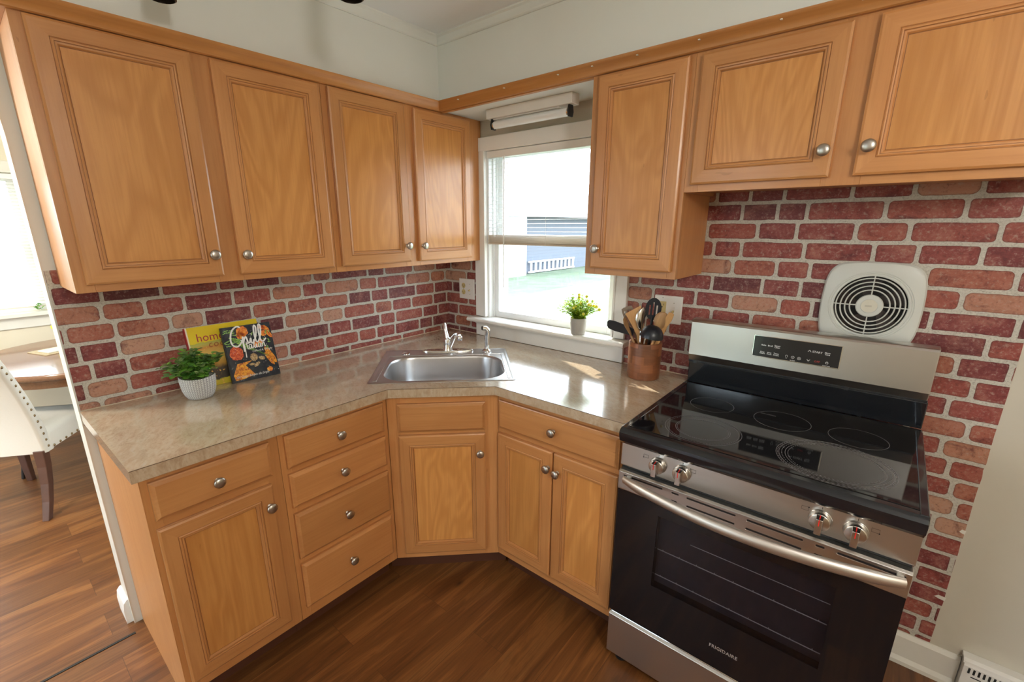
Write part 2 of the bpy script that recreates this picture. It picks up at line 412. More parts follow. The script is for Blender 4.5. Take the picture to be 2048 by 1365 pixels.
# window wall (y = 0) with the kitchen window and an added dining window
def wall_y(y0, y1, x0, x1, holes, zt=CZ, m=0, g=None):
    g = g or G(); xs = x0
    for (a, b, c, d) in sorted(holes):
        g.box(xs, a, y0, y1, 0, zt, m); g.box(a, b, y0, y1, 0, c, m); g.box(a, b, y0, y1, d, zt, m); xs = b
    g.box(xs, x1, y0, y1, 0, zt, m); return g
H1 = (.33, 1.125, 1.0, 1.925); H3 = (-1.8, -.7, .9, 2.0)
g = wall_y(0, .13, -2.77, 3.9, [H1, H3]); wall_y(.13, .17, -2.77, 3.9, [(H1[0]+.012, H1[1]-.012, H1[2], H1[3]), H3], m=1, g=g)
struct(g.build('wall_right', [WALL_RIGHT, EXT_BRICK]))
g = wall_y(-4.15, -4.0, -2.77, 3.9, [(-2.1, -.7, .4, 2.2), (.40, 1.10, .08, 2.1)])
struct(g.build('wall_back', WALL_CREAM))
struct(G().box(3.75, 3.9, -4.0, 0, 0, CZ).build('wall_far_right', WALL_CREAM))
# far dining wall with window 2
g = G(); xa, xb = -2.77, -2.62; wy0, wy1, wz0, wz1 = -2.60, -1.553, .945, 1.890
g.box(xa, xb, -4, wy0, 0, CZ).box(xa, xb, wy1, 0, 0, CZ).box(xa, xb, wy0, wy1, 0, wz0).box(xa, xb, wy0, wy1, wz1, CZ)
struct(g.build('wall_dining', WALL_CREAM))

# partition with the arched opening
AY, AR, AZ = -2.280, .512, 1.80                              # centre, radius, springing of the arch
g = G(); arc = [(AY+AR*cos(pi*i/32), AZ+AR*sin(pi*i/32)) for i in range(33)]
ya, yb = AY-AR, AY+AR
for X0, X1 in ((-.115, 0),):
    g.box(X0, X1, yb+.001, 0, 0, CZ); g.box(X0, X1, -4, ya-.001, 0, CZ)
    for i in range(32):
        (y0, z0), (y1, z1) = arc[i], arc[i+1]
        g.prism([(y0, z0), (y1, z1), (y1, CZ), (y0, CZ)], X0, X1, 0)
    g.box(X0, X1, yb, yb+.001, 0, CZ); g.box(X0, X1, ya-.001, ya, 0, CZ)
struct(g.build('wall_left', WALL))
# painted reveal of the arch
g = G(); 
path = [(yb, 0)]+arc+[(ya, 0)]
vs = []; 
for (y, z) in path: vs += [(-.118, y-.0012*(1 if y > AY else -1), z), (.0015, y-.0012*(1 if y > AY else -1), z)]
fs = [(2*i, 2*i+1, 2*i+3, 2*i+2) for i in range(len(path)-1)]
o = mesh('trim_1', vs, fs, TRIM, fix=False); md = o.modifiers.new('t', 'SOLIDIFY'); md.thickness = .002; md.offset = 0; struct(o)

# brick wallpaper, two lengths
struct(G().box(0, .0015, yb+.003, 0, .86, 1.40).build('wall_covering_left', BRICK_Y))
random.seed(3)
edge = []
z = .125
while z < 1.68:
    edge.append((2.397+random.uniform(-.0016, .0016), z)); z += random.uniform(.02, .05)
edge.append((2.397, 1.68))
poly = [(0, .125)]+edge+[(0, 1.68)]
g = G()
def strip_right(xa, xb, za, zb): g.box(xa, xb, -.0015, 0, za, zb)
strip_right(0, .28, .86, 1.40); strip_right(1.15, 1.47, .86, 1.40)
vs = [(1.47, -.0015, .125), (1.47, -.0015, 1.68)]; 
pv = [(x, -.0015, zz) for x, zz in edge]
n = len(pv)
allv = [(1.47, -.0015, zz) for _, zz in edge]+pv
g.add(allv, [(i, i+1, n+i+1, n+i) for i in range(n-1)])
g.add([(x, 0, zz) for x, zz in edge]+pv, [(i, i+1, n+i+1, n+i) for i in range(n-1)])
struct(g.build('wall_covering_right', BRICK_X))
# torn spots where the paint shows through
g = G(); 
for (x, z, a, b) in ((2.384, .313, .018, .012), (2.391, .575, .009, .012)):
    g.add([(x-a*.6, -.0022, z-b*.2), (x-a*.1, -.0022, z+b*.6), (x+a, -.0022, z+b*.5), (x+a*.9, -.0022, z-b*.7), (x, -.0022, z-b*.5)], [(0,1,2,3,4)])
struct(g.build('wall_patch', TRIM))

# soffit above the wall cabinets, with its cove strip under the ceiling
SX = .2902; SZ = 2.066
g = G().box(0, SX, -1.775, 0, SZ, CZ).box(SX, 3.75, -SX, 0, SZ, CZ)
struct(g.build('ceiling_soffit', WALL))
prof = [(0, 0), (.006, 0), (.010, .004), (.012, .010), (.014, .030), (.020, .036), (.020, .042), (0, .042)]
def strip_profile(prof, A, B, nrm, za, mitreA=0, mitreB=0):
    """profile (out, up) swept from A to B (xy), nrm points out of the wall"""
    A = Vector((*A, 0)); B = Vector((*B, 0)); d = (B-A).normalized(); nn = Vector((*nrm, 0))
    return [[tuple(A+nn*p+d*(mitreA*p)+Vector((0, 0, za+q))) for p, q in prof], [tuple(B+nn*p-d*(mitreB*p)+Vector((0, 0, za+q))) for p, q in prof]]
g = G(); g.loops(strip_profile(prof, (SX, -1.775), (SX, -SX), (1, 0), CZ-.042, 0, 1), True, True)
g.loops(strip_profile(prof, (SX, -SX), (3.75, -SX), (0, -1), CZ-.042, 1, 0), True, True)
struct(g.build('trim_2', WALL))

# baseboards
bp = [(0, .0), (.022, 0), (.022, .015), (.014, .030), (.013, .108), (.006, .122), (0, .122)]
g = G(); g.loops(strip_profile(bp, (1.47, 0), (2.476, 0), (0, -1), 0), True, True)
struct(g.build('baseboard_right', TRIM))
g = G()
Mb = Matrix.Identity(4)
pr2 = [(0, 0), (.020, 0), (.021, .06), (.016, .092), (.006, .104), (0, .106)]
g.loops(strip_profile(pr2, (-.135, yb-.002), (-.018, yb-.002), (0, -1), 0), True, True)
g.loops(strip_profile([(a*.9, b) for a, b in pr2], (-.115, yb), (-.115, -.0), (-1, 0), 0), True, True)
struct(g.build('baseboard_left', TRIM_W))
struct(G().box(.052, .062, -2.3, -1.78, 0, .0025).build('threshold_seam', BLK_MATTE))

# ------------------------------------------------------------------ kitchen window
WIN = struct(empty('window_1', (0, 0, 0)))
def wpart(g, name, mat=TRIM_W, bevel=.0015, **k):
    o = g.build(name, mat, WIN, bevel=bevel, **k); return o
x0, x1 = .255, 1.178; ox0, ox1 = .333, 1.120
wpart(G().box(x0, ox0, -.020, 0, 1.03, 1.914).box(ox0-.012, ox0, -.026, -.020, 1.03, 1.914), 'casing')
wpart(G().box(ox1, x1+.006, -.020, 0, 1.03, 1.914).box(ox1, ox1+.010, -.026, -.020, 1.03, 1.914), 'casing')
wpart(G().box(x0, x1+.006, -.022, 0, 1.914, 1.982), 'head_casing', bevel=.003)
stool = G(); sp = [(.0, 1.003), (-.072, 1.003), (-.079, 1.007), (-.082, 1.014), (-.079, 1.022), (-.072, 1.026), (.0, 1.026)]
stool.prism([(p, q) for p, q in sp], .236, 1.212, 0); stool.box(ox0, ox1, 0, .12, 1.003, 1.026)
wpart(stool, 'stool', bevel=0)
wpart(G().box(x0, x1+.006, -.020, 0, .9165, 1.003).box(x0, x1+.006, -.027, -.020, .985, 1.003), 'apron')
# jamb liner
J = G().box(ox0-.002, ox0+.012, .0, .128, 1.026, 1.925).box(ox1-.012, ox1+.004, .0, .128, 1.026, 1.925).box(ox0, ox1, 0, .128, 1.914, 1.926)
for yy in (.028, .062, .100): J.box(ox0+.012, ox0+.022, yy, yy+.008, 1.026, 1.914).box(ox1-.022, ox1-.012, yy, yy+.008, 1.026, 1.914)
wpart(J, 'jamb', VINYL)
def sash(y, z0, z1, nm):
    a, b = ox0+.014, ox1-.014; s = .036
    o = wpart(G().box(a, a+s, y, y+.028, z0, z1).box(b-s, b, y, y+.028, z0, z1).box(a+s, b-s, y, y+.028, z0, z0+.034).box(a+s, b-s, y, y+.028, z1-.032, z1), 'sash', VINYL, bevel=.002)
    G().box(a+s-.004, b-s+.004, y+.012, y+.016, z0+.03, z1-.028).build('glass_pane', GLASS, o)
    return o
sash(.036, 1.027, 1.478, 'lower'); sash(.070, 1.455, 1.914, 'upper')

# dining window, back window and two unseen windows added for daylight
def plain_window(name, axis, a0, a1, z0, z1, w0, w1, inner, out):
    """frame in a wall; axis 0: opening runs along x, axis 1: along y"""
    W = struct(empty(name)); g = G(); s = .05
    def bx(u0, u1, w_0, w_1, za, zb):
        if axis == 0: g.box(u0, u1, w_0, w_1, za, zb)
        else: g.box(w_0, w_1, u0, u1, za, zb)
    mid = (w0+w1)/2
    for (u0, u1, za, zb) in ((a0, a0+s, z0, z1), (a1-s, a1, z0, z1), (a0+s, a1-s, z0, z0+s), (a0+s, a1-s, z1-s, z1), (a0+s, a1-s, (z0+z1)/2-.02, (z0+z1)/2+.02)): bx(u0, u1, mid-.02, mid+.02, za, zb)
    g.build('sash', VINYL, W); g = G()
    bx(a0+s, a1-s, mid-.003, mid+.003, z0+s, z1-s); g.build('glass_pane', GLASS, W)
    g = G(); t = .075; i0, i1 = sorted((inner, inner+out*.018))
    for (u0, u1, za, zb) in ((a0-t, a0, z0, z1), (a1, a1+t, z0, z1), (a0-t, a1+t, z1, z1+t)): bx(u0, u1, i0, i1, za, zb)
    g.build('casing', TRIM, W, bevel=.003); g = G(); i0, i1 = sorted((inner, inner+out*.055))
    bx(a0-t-.02, a1+t+.02, i0, i1, z0-.028, z0); i0, i1 = sorted((inner, inner+out*.015)); bx(a0-t, a1+t, i0, i1, z0-.11, z0-.028)
    g.build('sill', TRIM, W, bevel=.003)
    return W
plain_window('window_2', 1, wy0, wy1, wz0, wz1, -2.77, -2.62, -2.62, 1)
plain_window('added_window_3', 0, H3[0], H3[1], H3[2], H3[3], .03, .13, 0, -1)  # unseen window added to light the dining table and chair
plain_window('window_4', 0, .40, 1.10, .08, 2.1, -4.15, -4.0, -4.0, 1)
plain_window('added_window_5', 0, -2.1, -.7, .4, 2.2, -4.15, -4.0, -4.0, 1)  # unseen window added to bring more daylight into the dining room

# blinds
def blind(u0, u1, top, bot, stack, pitch, tilt, lab):
    """local: x along the window, y out towards the room negative"""
    B = empty('window_blind')
    G().box(u0, u1, -.014, .014, top-.034, top).build('headrail', TRIM_W, B, bevel=.002)
    g = G(); z = top-.046; n = 0
    while z > bot+stack+.01:
        d = .0125; dy, dz = d*cos(tilt), d*sin(tilt)
        g.add([(u0+.004, -dy, z-dz), (u1-.004, -dy, z-dz), (u1-.004, 0, z+.0015), (u0+.004, 0, z+.0015), (u0+.004, dy, z+dz), (u1-.004, dy, z+dz)], [(0,1,2,3), (3,2,5,4)])
        z -= pitch
    o = g.build('slats', SLAT, B)
    if stack > 0:
        g = G(); k = int(stack/.0042)
        for i in range(k): 
            zz = bot+.010+i*.0042; g.box(u0+.004, u1-.004, -.0125, .0125, zz, zz+.0026)
        g.build('stacked_slats', SLAT_STACK, B)
    G().box(u0+.003, u1-.003, -.013, .013, bot, bot+.009).build('bottom_rail', SLAT_STACK, B, bevel=.002)
    for fx in (.14, .5, .86):
        x = u0+(u1-u0)*fx; G().tube([(x, -.0135, bot+.005), (x, -.0135, top-.034)], .0007, 5).build('ladder_cord', TRIM_W, B)
    G().tube([(u0+.125, -.018, top-.03), (u0+.122, -.019, 1.208)], .0032, 6).build('tilt_wand', TRIM_W, B, smooth=40)
    tag(B, lab, 'blind'); return B
b1 = blind(ox0+.004, ox1-.004, 1.912, 1.437, .042, .0200, .12, 'white mini blind half raised in the window over the kitchen counter')
b1.location = (0, .006, 0)
b2 = blind(-2.59, -1.563, 1.885, .975, 0, .022, .30, 'white mini blind lowered over the dining room window beyond the arch')
b2.rotation_euler = (0, 0, pi/2); b2.location = (-2.635, 0, 0)

# ------------------------------------------------------------------ cabinets
def door_mesh(name, w, h, parent, loc, panel=True, st=.060):
    """framed door, front at y = -.019, x 0..w, z 0..h"""
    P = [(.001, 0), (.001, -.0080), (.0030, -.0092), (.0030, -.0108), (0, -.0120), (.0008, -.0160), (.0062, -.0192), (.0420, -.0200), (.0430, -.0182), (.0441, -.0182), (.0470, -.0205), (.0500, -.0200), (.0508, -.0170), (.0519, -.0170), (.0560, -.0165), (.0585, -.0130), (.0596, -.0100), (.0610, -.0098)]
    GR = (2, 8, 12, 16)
    if not panel: P = [(0, 0), (0, -.011), (.004, -.0125), (.0125, -.019), (.0145, -.019)]
    L = []
    for a, y in P: L.append([(a, y, a), (w-a, y, a), (w-a, y, h-a), (a, y, h-a)])
    g = G()
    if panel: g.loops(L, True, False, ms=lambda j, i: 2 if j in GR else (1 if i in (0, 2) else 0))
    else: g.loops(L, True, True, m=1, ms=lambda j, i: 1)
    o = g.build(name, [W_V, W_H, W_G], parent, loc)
    if panel:
        a = .061; d = random.uniform(-.0005, .0005)
        G().box(a, w-a, -.0102+d*0, -.004, a, h-a).build('panel', W_P, o)
    return o
_knob_me = None
def knob(parent, x, y, z):
    global _knob_me
    if _knob_me is None:
        g = G(); prof = [(.0085, 0), (.0085, .002), (.0060, .004), (.0055, .012), (.0075, .015), (.0150, .0175), (.0168, .0205), (.0165, .0240), (.0140, .0265), (.0100, .0282), (.005, .0290), (0.0001, .0292)]
        g.lathe(prof, 28, M=Matrix.Rotation(pi/2, 4, 'X'))
        o = g.build('knob', NICKEL, parent, (x, y, z), smooth=40); _knob_me = o.data; return o
    o = bpy.data.objects.new('knob', _knob_me); COL.objects.link(o); o.parent = parent; o.location = (x, y, z); return o
def frame(parent, W, depth, z0, z1, rails, name='face_frame'):
    """solid face frame strips, front at y=-depth"""
    g = G()
    for (a, b, c, d, m) in rails: g.box(a, b, -depth, -depth+.019, c, d, m)
    return g.build(name, [W_V, W_H], parent, bevel=.0008, seg=1)
def carcass(parent, W, depth, z0, z1, bottom_in=.012, mat=None, open_top=True):
    t = .012; d = depth-.019
    G().box(0, t, -d, -.003, z0, z1).box(W-t, W, -d, -.003, z0, z1).box(t, W-t, -d, -.003, z0+bottom_in, z0+bottom_in+t).box(t, W-t, -.010, -.003, z0+bottom_in+t, z1)\
        .box(t, W-t, -d, -.010, z1-t, z1).build('case', mat or W_SIDE, parent)

UP = .2905; UZ0, UZ1 = 1.3485, 2.066
def upper_cab(name, loc, rz, W, z0, doors, knobs, stiles, label, group=None):
    E = empty(name, loc, rz); tag(E, label, 'cabinet', group)
    carcass(E, W, UP, z0, UZ1)
    r = [(a, b, z0, UZ1, 0) for a, b in stiles]
    gaps = [(stiles[i][1], stiles[i+1][0]) for i in range(len(stiles)-1)]
    for a, b in gaps: r += [(a, b, z0, z0+.035, 1), (a, b, UZ1-.04, UZ1, 1)]
    frame(E, W, UP, z0, UZ1, r)
    for (a, b, c, d), (kx, kz) in zip(doors, knobs):
        D = door_mesh('door', b-a, d-c, E, (a, -UP, c))
        knob(D, kx-a, -.019, kz-c)
    return E
cab1 = upper_cab('wall_cabinet', (0, -1.735, 0), pi/2, .829, UZ0,
    [(.025, .392, 1.372, 2.056), (.447, .813, 1.371, 2.054)], [(.366, 1.444), (.469, 1.440)], [(0, .045), (.380, .460), (.795, .829)],
    'two-door maple wall cabinet beside the arched opening, above the cookbooks')
cab2 = upper_cab('wall_cabinet', (0, -.905, 0), pi/2, .9035, UZ0,
    [(.022, .388, 1.371, 2.056), (.440, .807, 1.369, 2.052)], [(.363, 1.446), (.459, 1.443)], [(0, .045), (.370, .455), (.79, .9035)],
    'two-door maple wall cabinet in the corner left of the kitchen window')
cab3 = upper_cab('wall_cabinet', (1.122, 0, 0), 0, .367, UZ0,
    [(.030, .352, 1.374, 2.054)], [(.059, 1.449)], [(0, .045), (.335, .367)],
    'single-door maple wall cabinet right of the window, above the utensil crock')
cab4 = upper_cab('wall_cabinet', (1.4895, 0, 0), 0, .865, 1.6430,
    [(.022, .403, 1.666, 2.050), (.457, .842, 1.666, 2.050)], [(.383, 1.736), (.482, 1.737)], [(0, .045), (.385, .475), (.82, .865)],
    'short two-door maple wall cabinet above the stove')
G().lathe([(.005, 0), (.005, .003), (.0, .003)], 12, M=Matrix.Translation((.128, -.262, 1.6542))).build('screw_hole', BLK_MATTE, cab4)

# wood moulding along the top of the wall cabinets
mp = [(0, 0), (.012, 0), (.016, .003), (.018, .010), (.024, .020), (.034, .027), (.038, .031), (.040, .038), (0, .038)]
g = G(); zb = 2.060; ux = UP+.0005
g.loops(strip_profile(mp, (ux, -1.7355), (ux, -ux), (1, 0), zb, -1, 1), True, True)
g.loops(strip_profile(mp, (0, -1.7355), (ux, -1.7355), (0, -1), zb, 0, -1), True, True)
mm = g.build('cabinet_moulding', W_M, smooth=30)
mm.data.materials.clear(); mm.data.materials.append(wood('maple_moulding_side', 1, (.50,.21,.058), (.60,.27,.085), (.45,.18,.05), fig=.4))
tag(mm, 'thin honey wood moulding running along the top of the left wall cabinets', 'moulding')
g = G(); g.loops(strip_profile(mp, (ux, -ux), (3.0, -ux), (0, -1), zb, 1, 0), True, True)
for x in (.45, .72, .985, 1.13, 1.30, 1.50, 1.72, 1.9): g.box(x, x+.006, -ux-.0375, -ux-.030, zb+.024, zb+.0262, 1)
g.box(ux+.012, 1.121, -ux+.0, -ux+.018, zb-.004, zb)
mm = g.build('cabinet_moulding', [W_M, TRIM], smooth=30)
tag(mm, 'thin honey wood moulding running over the window and the right wall cabinets', 'moulding')

BD = .6047; BZ0, BZ1 = .100, .8765
def false_front(parent, a, b, c, d, kx=None, kz=None, name='drawer'):
    D = door_mesh(name, b-a, d-c, parent, (a, -BD, c), panel=False)
    if kx is not None: knob(D, kx-a, -.019, kz-c)
    return D
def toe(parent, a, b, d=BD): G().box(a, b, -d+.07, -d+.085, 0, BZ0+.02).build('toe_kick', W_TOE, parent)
def base_cab(loc, rz, W, label, stiles, rails):
    E = empty('base_cabinet', loc, rz); tag(E, label, 'cabinet')
    t = .014; d = BD-.019
    G().box(0, t, -d, -.003, BZ0, BZ1).box(0, t, -d+.06, -.003, 0, BZ0).box(W-t, W, -d, -.003, BZ0, BZ1).box(t, W-t, -d, -.003, BZ0+.01, BZ0+.022).build('case', W_SIDE, E)
    r = [(a, b, BZ0, BZ1, 0) for a, b in stiles]+[(a, b, c, dd, 1) for a, b, c, dd in rails]
    frame(E, W, BD, BZ0, BZ1, r); toe(E, 0, W); return E
# left run, first cabinet (drawer over door): y from -1.742 to -1.366
A = base_cab((0, -1.742, 0), pi/2, .375, 'maple base cabinet with one drawer over one door at the left end of the counter',
    [(0, .035), (.330, .375)], [(.035, .330, BZ0, .155), (.035, .330, .690, .750), (.035, .330, .845, BZ1)])
G().box(-.0015, 0, -BD, -.0, 0, BZ1).build('end_panel', W_SIDE, A)
false_front(A, .017, .344, .732, .853, .180, .792)
D = door_mesh('door', .322, .562, A, (.013, -BD, .144)); knob(D, .302, -.019, .489)
Bc = base_cab((0, -1.366, 0), pi/2, .438, 'maple base cabinet with a stack of four drawers',
    [(0, .035), (.400, .438)], [(.035, .400, BZ0, .155), (.035, .400, .335, .37), (.035, .400, .54, .58), (.035, .400, .70, .73), (.035, .400, .845, BZ1)])
for (c, d, kz) in ((.731, .855, .797), (.578, .710, .647), (.366, .553, .463), (.150, .343, .251)):
    false_front(Bc, .018, .418, c, d, .213, kz)
# corner sink cabinet: local frame turned 45 degrees, origin in the room corner
Cc = empty('corner_sink_cabinet', (0, 0, 0), pi/4); tag(Cc, 'maple corner cabinet with a false drawer front and one door under the sink', 'cabinet')
vf = (BD+.9267)/sqrt(2); hw = (.9267-BD)/sqrt(2)
def Lc(x, y): return ((x+y)/sqrt(2), (-x+y)/sqrt(2))
g = G(); t = .012
for a, b in (((0.004, -.925), (.585, -.925)), ((.925, -.004), (.925, -.585))):
    pa, pb = Lc(*a), Lc(*b); dx, dy = pb[0]-pa[0], pb[1]-pa[1]; L_ = sqrt(dx*dx+dy*dy); nx, ny = -dy/L_*t, dx/L_*t
    if a[0] > .5: nx, ny = -nx*-1, ny
    s_ = 1 if a[0] < .5 else -1
    g.prism([pa, pb, (pb[0]+nx*s_, pb[1]+ny*s_), (pa[0]+nx*s_, pa[1]+ny*s_)], BZ0, BZ1)
pl = [Lc(.02, -.90), Lc(.57, -.90), Lc(.90, -.57), Lc(.90, -.02), Lc(.02, -.02)]
g.prism(pl, BZ0+.01, BZ0+.022)
g.build('case', W_SIDE, Cc)
F2 = G()
for (a, b, c, d, m) in ((-hw, -hw+.052, BZ0, BZ1, 0), (hw-.062, hw, BZ0, BZ1, 0), (-hw+.052, hw-.062, BZ0, .145, 1), (-hw+.052, hw-.062, .690, .730, 1), (-hw+.052, hw-.062, .83, BZ1, 1)):
    F2.box(a, b, -vf, -vf+.019, c, d, m)
F2.build('face_frame', [W_V, W_H], Cc, bevel=.0008, seg=1)
D = door_mesh('false_drawer_front', .359, .125, Cc, (-.186, -vf, .716), panel=False)
D = door_mesh('door', .359, .572, Cc, (-.187, -vf, .131)); knob(D, .336, -.019, .487)
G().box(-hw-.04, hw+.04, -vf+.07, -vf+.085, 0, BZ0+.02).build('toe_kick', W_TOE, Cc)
# right run: x .9267..1.484
Dd = base_cab((.9267, 0, 0), 0, .556, 'maple base cabinet with one wide drawer over two doors beside the stove',
    [(0, .030), (.530, .556)], [(.030, .530, BZ0, .155), (.030, .530, .690, .750), (.030, .530, .845, BZ1), (.262, .302, .155, .690)])
false_front(Dd, .012, .550, .727, .850, .287, .794)
D = door_mesh('door', .274, .562, Dd, (.010, -BD, .143)); knob(D, .258, -.019, .495)
D = door_mesh('door', .264, .562, Dd, (.289, -BD, .143)); knob(D, .022, -.019, .488)

# ------------------------------------------------------------------ countertop with the sink cut-out
CT0, CT1 = .8770, .9145
CD = .6396
outer = [(.002, -.002), (.002, -1.768), (CD, -1.7615), (CD, -.9400), (.9400, -CD), (1.4985, -CD), (1.4985, -.002)]
def S2(u, v): return ((u+v)/sqrt(2), (u-v)/sqrt(2))            # sink frame (u right, v out) to room xy
hole = [S2(p[0], p[1]) for p in rrect(-.265, .275, .650, 1.030, .11)]
def holed(name, outer, holes, z0, z1, mat, parent=None, em=1):
    allp = [Vector((*p, 0)) for p in outer]+[Vector((*p, 0)) for h in holes for p in h]
    tris = tessellate_polygon([[Vector((*p, 0)) for p in outer]]+[[Vector((*p, 0)) for p in h] for h in holes])
    n = len(allp); vs = [(p.x, p.y, z0) for p in allp]+[(p.x, p.y, z1) for p in allp]
    fs = [tuple(t) for t in tris]+[tuple(i+n for i in t) for t in tris]; mi = [0]*len(fs)
    k = 0
    for lp in [outer]+holes:
        m = len(lp)
        for i in range(m): a, b = k+i, k+(i+1) % m; fs.append((a, b, b+n, a+n)); mi.append(0)
        k += m
    return mesh(name, vs, fs, mat, parent, mi=mi)
ct = empty('countertop'); tag(ct, 'mottled beige laminate countertop wrapping the corner around the sink', 'countertop')
holed('slab', outer, [hole], CT0, CT1, COUNTER, ct)
g = G()
def edge_line(a, b): 
    a = Vector((*a, CT1-.0016)); b = Vector((*b, CT1-.0016)); d = (b-a).normalized(); nn = Vector((d.y, -d.x, 0))*-1
    if nn.dot(Vector((1.9, -1.9, 0))-a) < 0: nn = -nn
    p = [a+nn*.0004, b+nn*.0004, b-nn*.001, a-nn*.001]
    g.add([*p, *[q+Vector((0, 0, .0018)) for q in p]], [(0,1,2,3), (4,5,6,7), (0,1,5,4), (2,3,7,6), (1,2,6,5), (0,3,7,4)])
for i in (2, 3, 4): edge_line(outer[i], outer[i+1])
g.build('edge_seam', plain('dark_laminate_seam', (.14,.085,.05), .4), ct)
cg = G().box(.002, .006, -1.765, -.01, CT1, CT1+.0022).box(.01, 1.49, -.006, -.0018, CT1, CT1+.0022)
cg.build('caulk_line', plain('caulk', (.62,.52,.38), .6), ct)

# ------------------------------------------------------------------ sink
SK = empty('kitchen_sink', (0, 0, 0), pi/4); tag(SK, 'stainless steel single bowl drop-in sink set across the counter corner', 'sink')
def sk(u0, u1, v0, v1, r, z, n=8): return [(p[0], -p[1], z) for p in rrect(u0, u1, v0, v1, r, 0, n)]
g = G(); Z = CT1
g.loops([sk(-.307, .307, .533, 1.050, .02, Z+.0003), sk(-.306, .306, .534, 1.049, .02, Z+.0022), sk(-.302, .302, .538, 1.045, .019, Z+.0034), sk(-.296, .296, .544, 1.040, .018, Z+.0028),
         sk(-.290, .290, .550, 1.035, .018, Z+.0014)], False, False)
g.build('rim', STEEL_SINK, SK, smooth=50)
# deck between rim and bowl
def annulus(o_, i_, z0):
    return None
g = G(); o_ = sk(-.290, .290, .550, 1.035, .018, Z+.0014); i_ = sk(-.262, .270, .655, 1.026, .115, Z+.0016)
g.loops([o_, i_], False, False)
def bl(e, z, r): return sk(-.262+e, .270-e, .655+e, 1.026-e, r, z)
g.loops([i_, bl(.002, Z+.0010, .113), bl(.005, Z-.003, .111), bl(.007, Z-.012, .110), bl(.014, Z-.10, .104), bl(.020, Z-.145, .098), bl(.032, Z-.163, .088), bl(.055, Z-.170, .07), bl(.15, Z-.173, .02)], False, True)
g.build('bowl', STEEL_SINK, SK, smooth=60)
g = G()
for x in (-.281, .281): g.box(x-.008, x+.008, -1.020, -.645, Z+.0012, Z+.0040)
g.box(-.289, .289, -.643, -.634, Z+.0012, Z+.0040)
g.build('deck_ridge', STEEL_SINK, SK, bevel=.0012)
g = G(); g.lathe([(.020, 0), (.020, .003), (.017, .005), (.0, .0055)], 20, M=Matrix.Translation((-.200, -.600, Z+.0014)))
g.build('hole_cover', CHROME, SK, smooth=40)
g = G(); g.lathe([(.042, 0), (.040, .002), (.030, .001), (.0, .001)], 24, M=Matrix.Translation((.004, -.84, Z-.1725))); g.build('drain', CHROME, SK, smooth=40)

# faucet
FZ = Z+.0016
FC = empty('kitchen_faucet', (*S2(.008, .572), FZ), pi/4); tag(FC, 'chrome single-lever faucet standing behind the sink bowl', 'faucet')
g = G(); g.loops([[(.130*cos(a)*s, .024*sin(a)*s2, z) for a in [2*pi*i/40 for i in range(40)]] for s, s2, z in ((1, 1, 0), (1.0, 1.0, .004), (.975, .90, .0085), (.93, .75, .010))], False, True)
g.build('escutcheon', CHROME, FC, smooth=40)
g = G(); g.lathe([(.026, .008), (.0245, .014), (.0215, .022), (.0200, .045), (.0195, .062), (.0175, .070), (.010, .076), (0, .077)], 28); g.build('body', CHROME, FC, smooth=50)
g = G(); g.tube([(.010, -.004, .030), (.020, -.010, .052), (.032, -.020, .078), (.046, -.040, .098), (.056, -.070, .108), (.062, -.105, .104)], [.0150, .0148, .0140, .0130, .0120, .0105], 14, flat=.85)
o = g.build('spout', CHROME, FC, smooth=50)
g = G(); g.lathe([(.0115, 0), (.0125, .003), (.0125, .016), (.010, .020)], 18, M=Matrix.Translation((.064, -.114, .086))); g.build('aerator', CHROME, FC, smooth=40)
g = G(); g.tube([(-.001, 0, .066), (-.004, .004, .085), (-.009, .010, .110), (-.013, .017, .133), (-.014, .022, .143)], [.0165, .0140, .0120, .0125, .0085], 14, flat=.8)
g.build('lever', CHROME, FC, smooth=50)
SPR = empty('sink_sprayer', (*S2(.207, .590), FZ), pi/4); tag(SPR, 'chrome pull-out side sprayer standing on the right of the sink deck', 'sprayer')
g = G(); g.lathe([(.024, 0), (.024, .003), (.020, .009), (.014, .014), (.0125, .020)], 22); g.build('base', CHROME, SPR, smooth=50)
g = G(); g.tube([(0, 0, .018), (.001, 0, .040), (.002, 0, .070), (.005, 0, .098), (.004, -.002, .112), (-.006, -.004, .122), (-.022, -.008, .124)], [.0115, .0130, .0135, .0140, .0140, .0135, .0120], 14)
g.build('wand', CHROME, SPR, smooth=50)
g = G(); g.tube([(-.0215, -.0079, .1238), (-.0245, -.0086, .1240)], .0095, 14); g.build('nozzle', BLK_MATTE, SPR)

# ------------------------------------------------------------------ stove
ST = empty('stove', (1.503, 0, 0)); SWD = .729
tag(ST, 'freestanding stainless steel electric stove with a black glass cooktop', 'stove')
g = G().box(.004, SWD-.004, -.640, -.065, .045, .905); g.build('body', plain('grey_side_panel', (.30,.29,.27), .45), ST, bevel=.003)
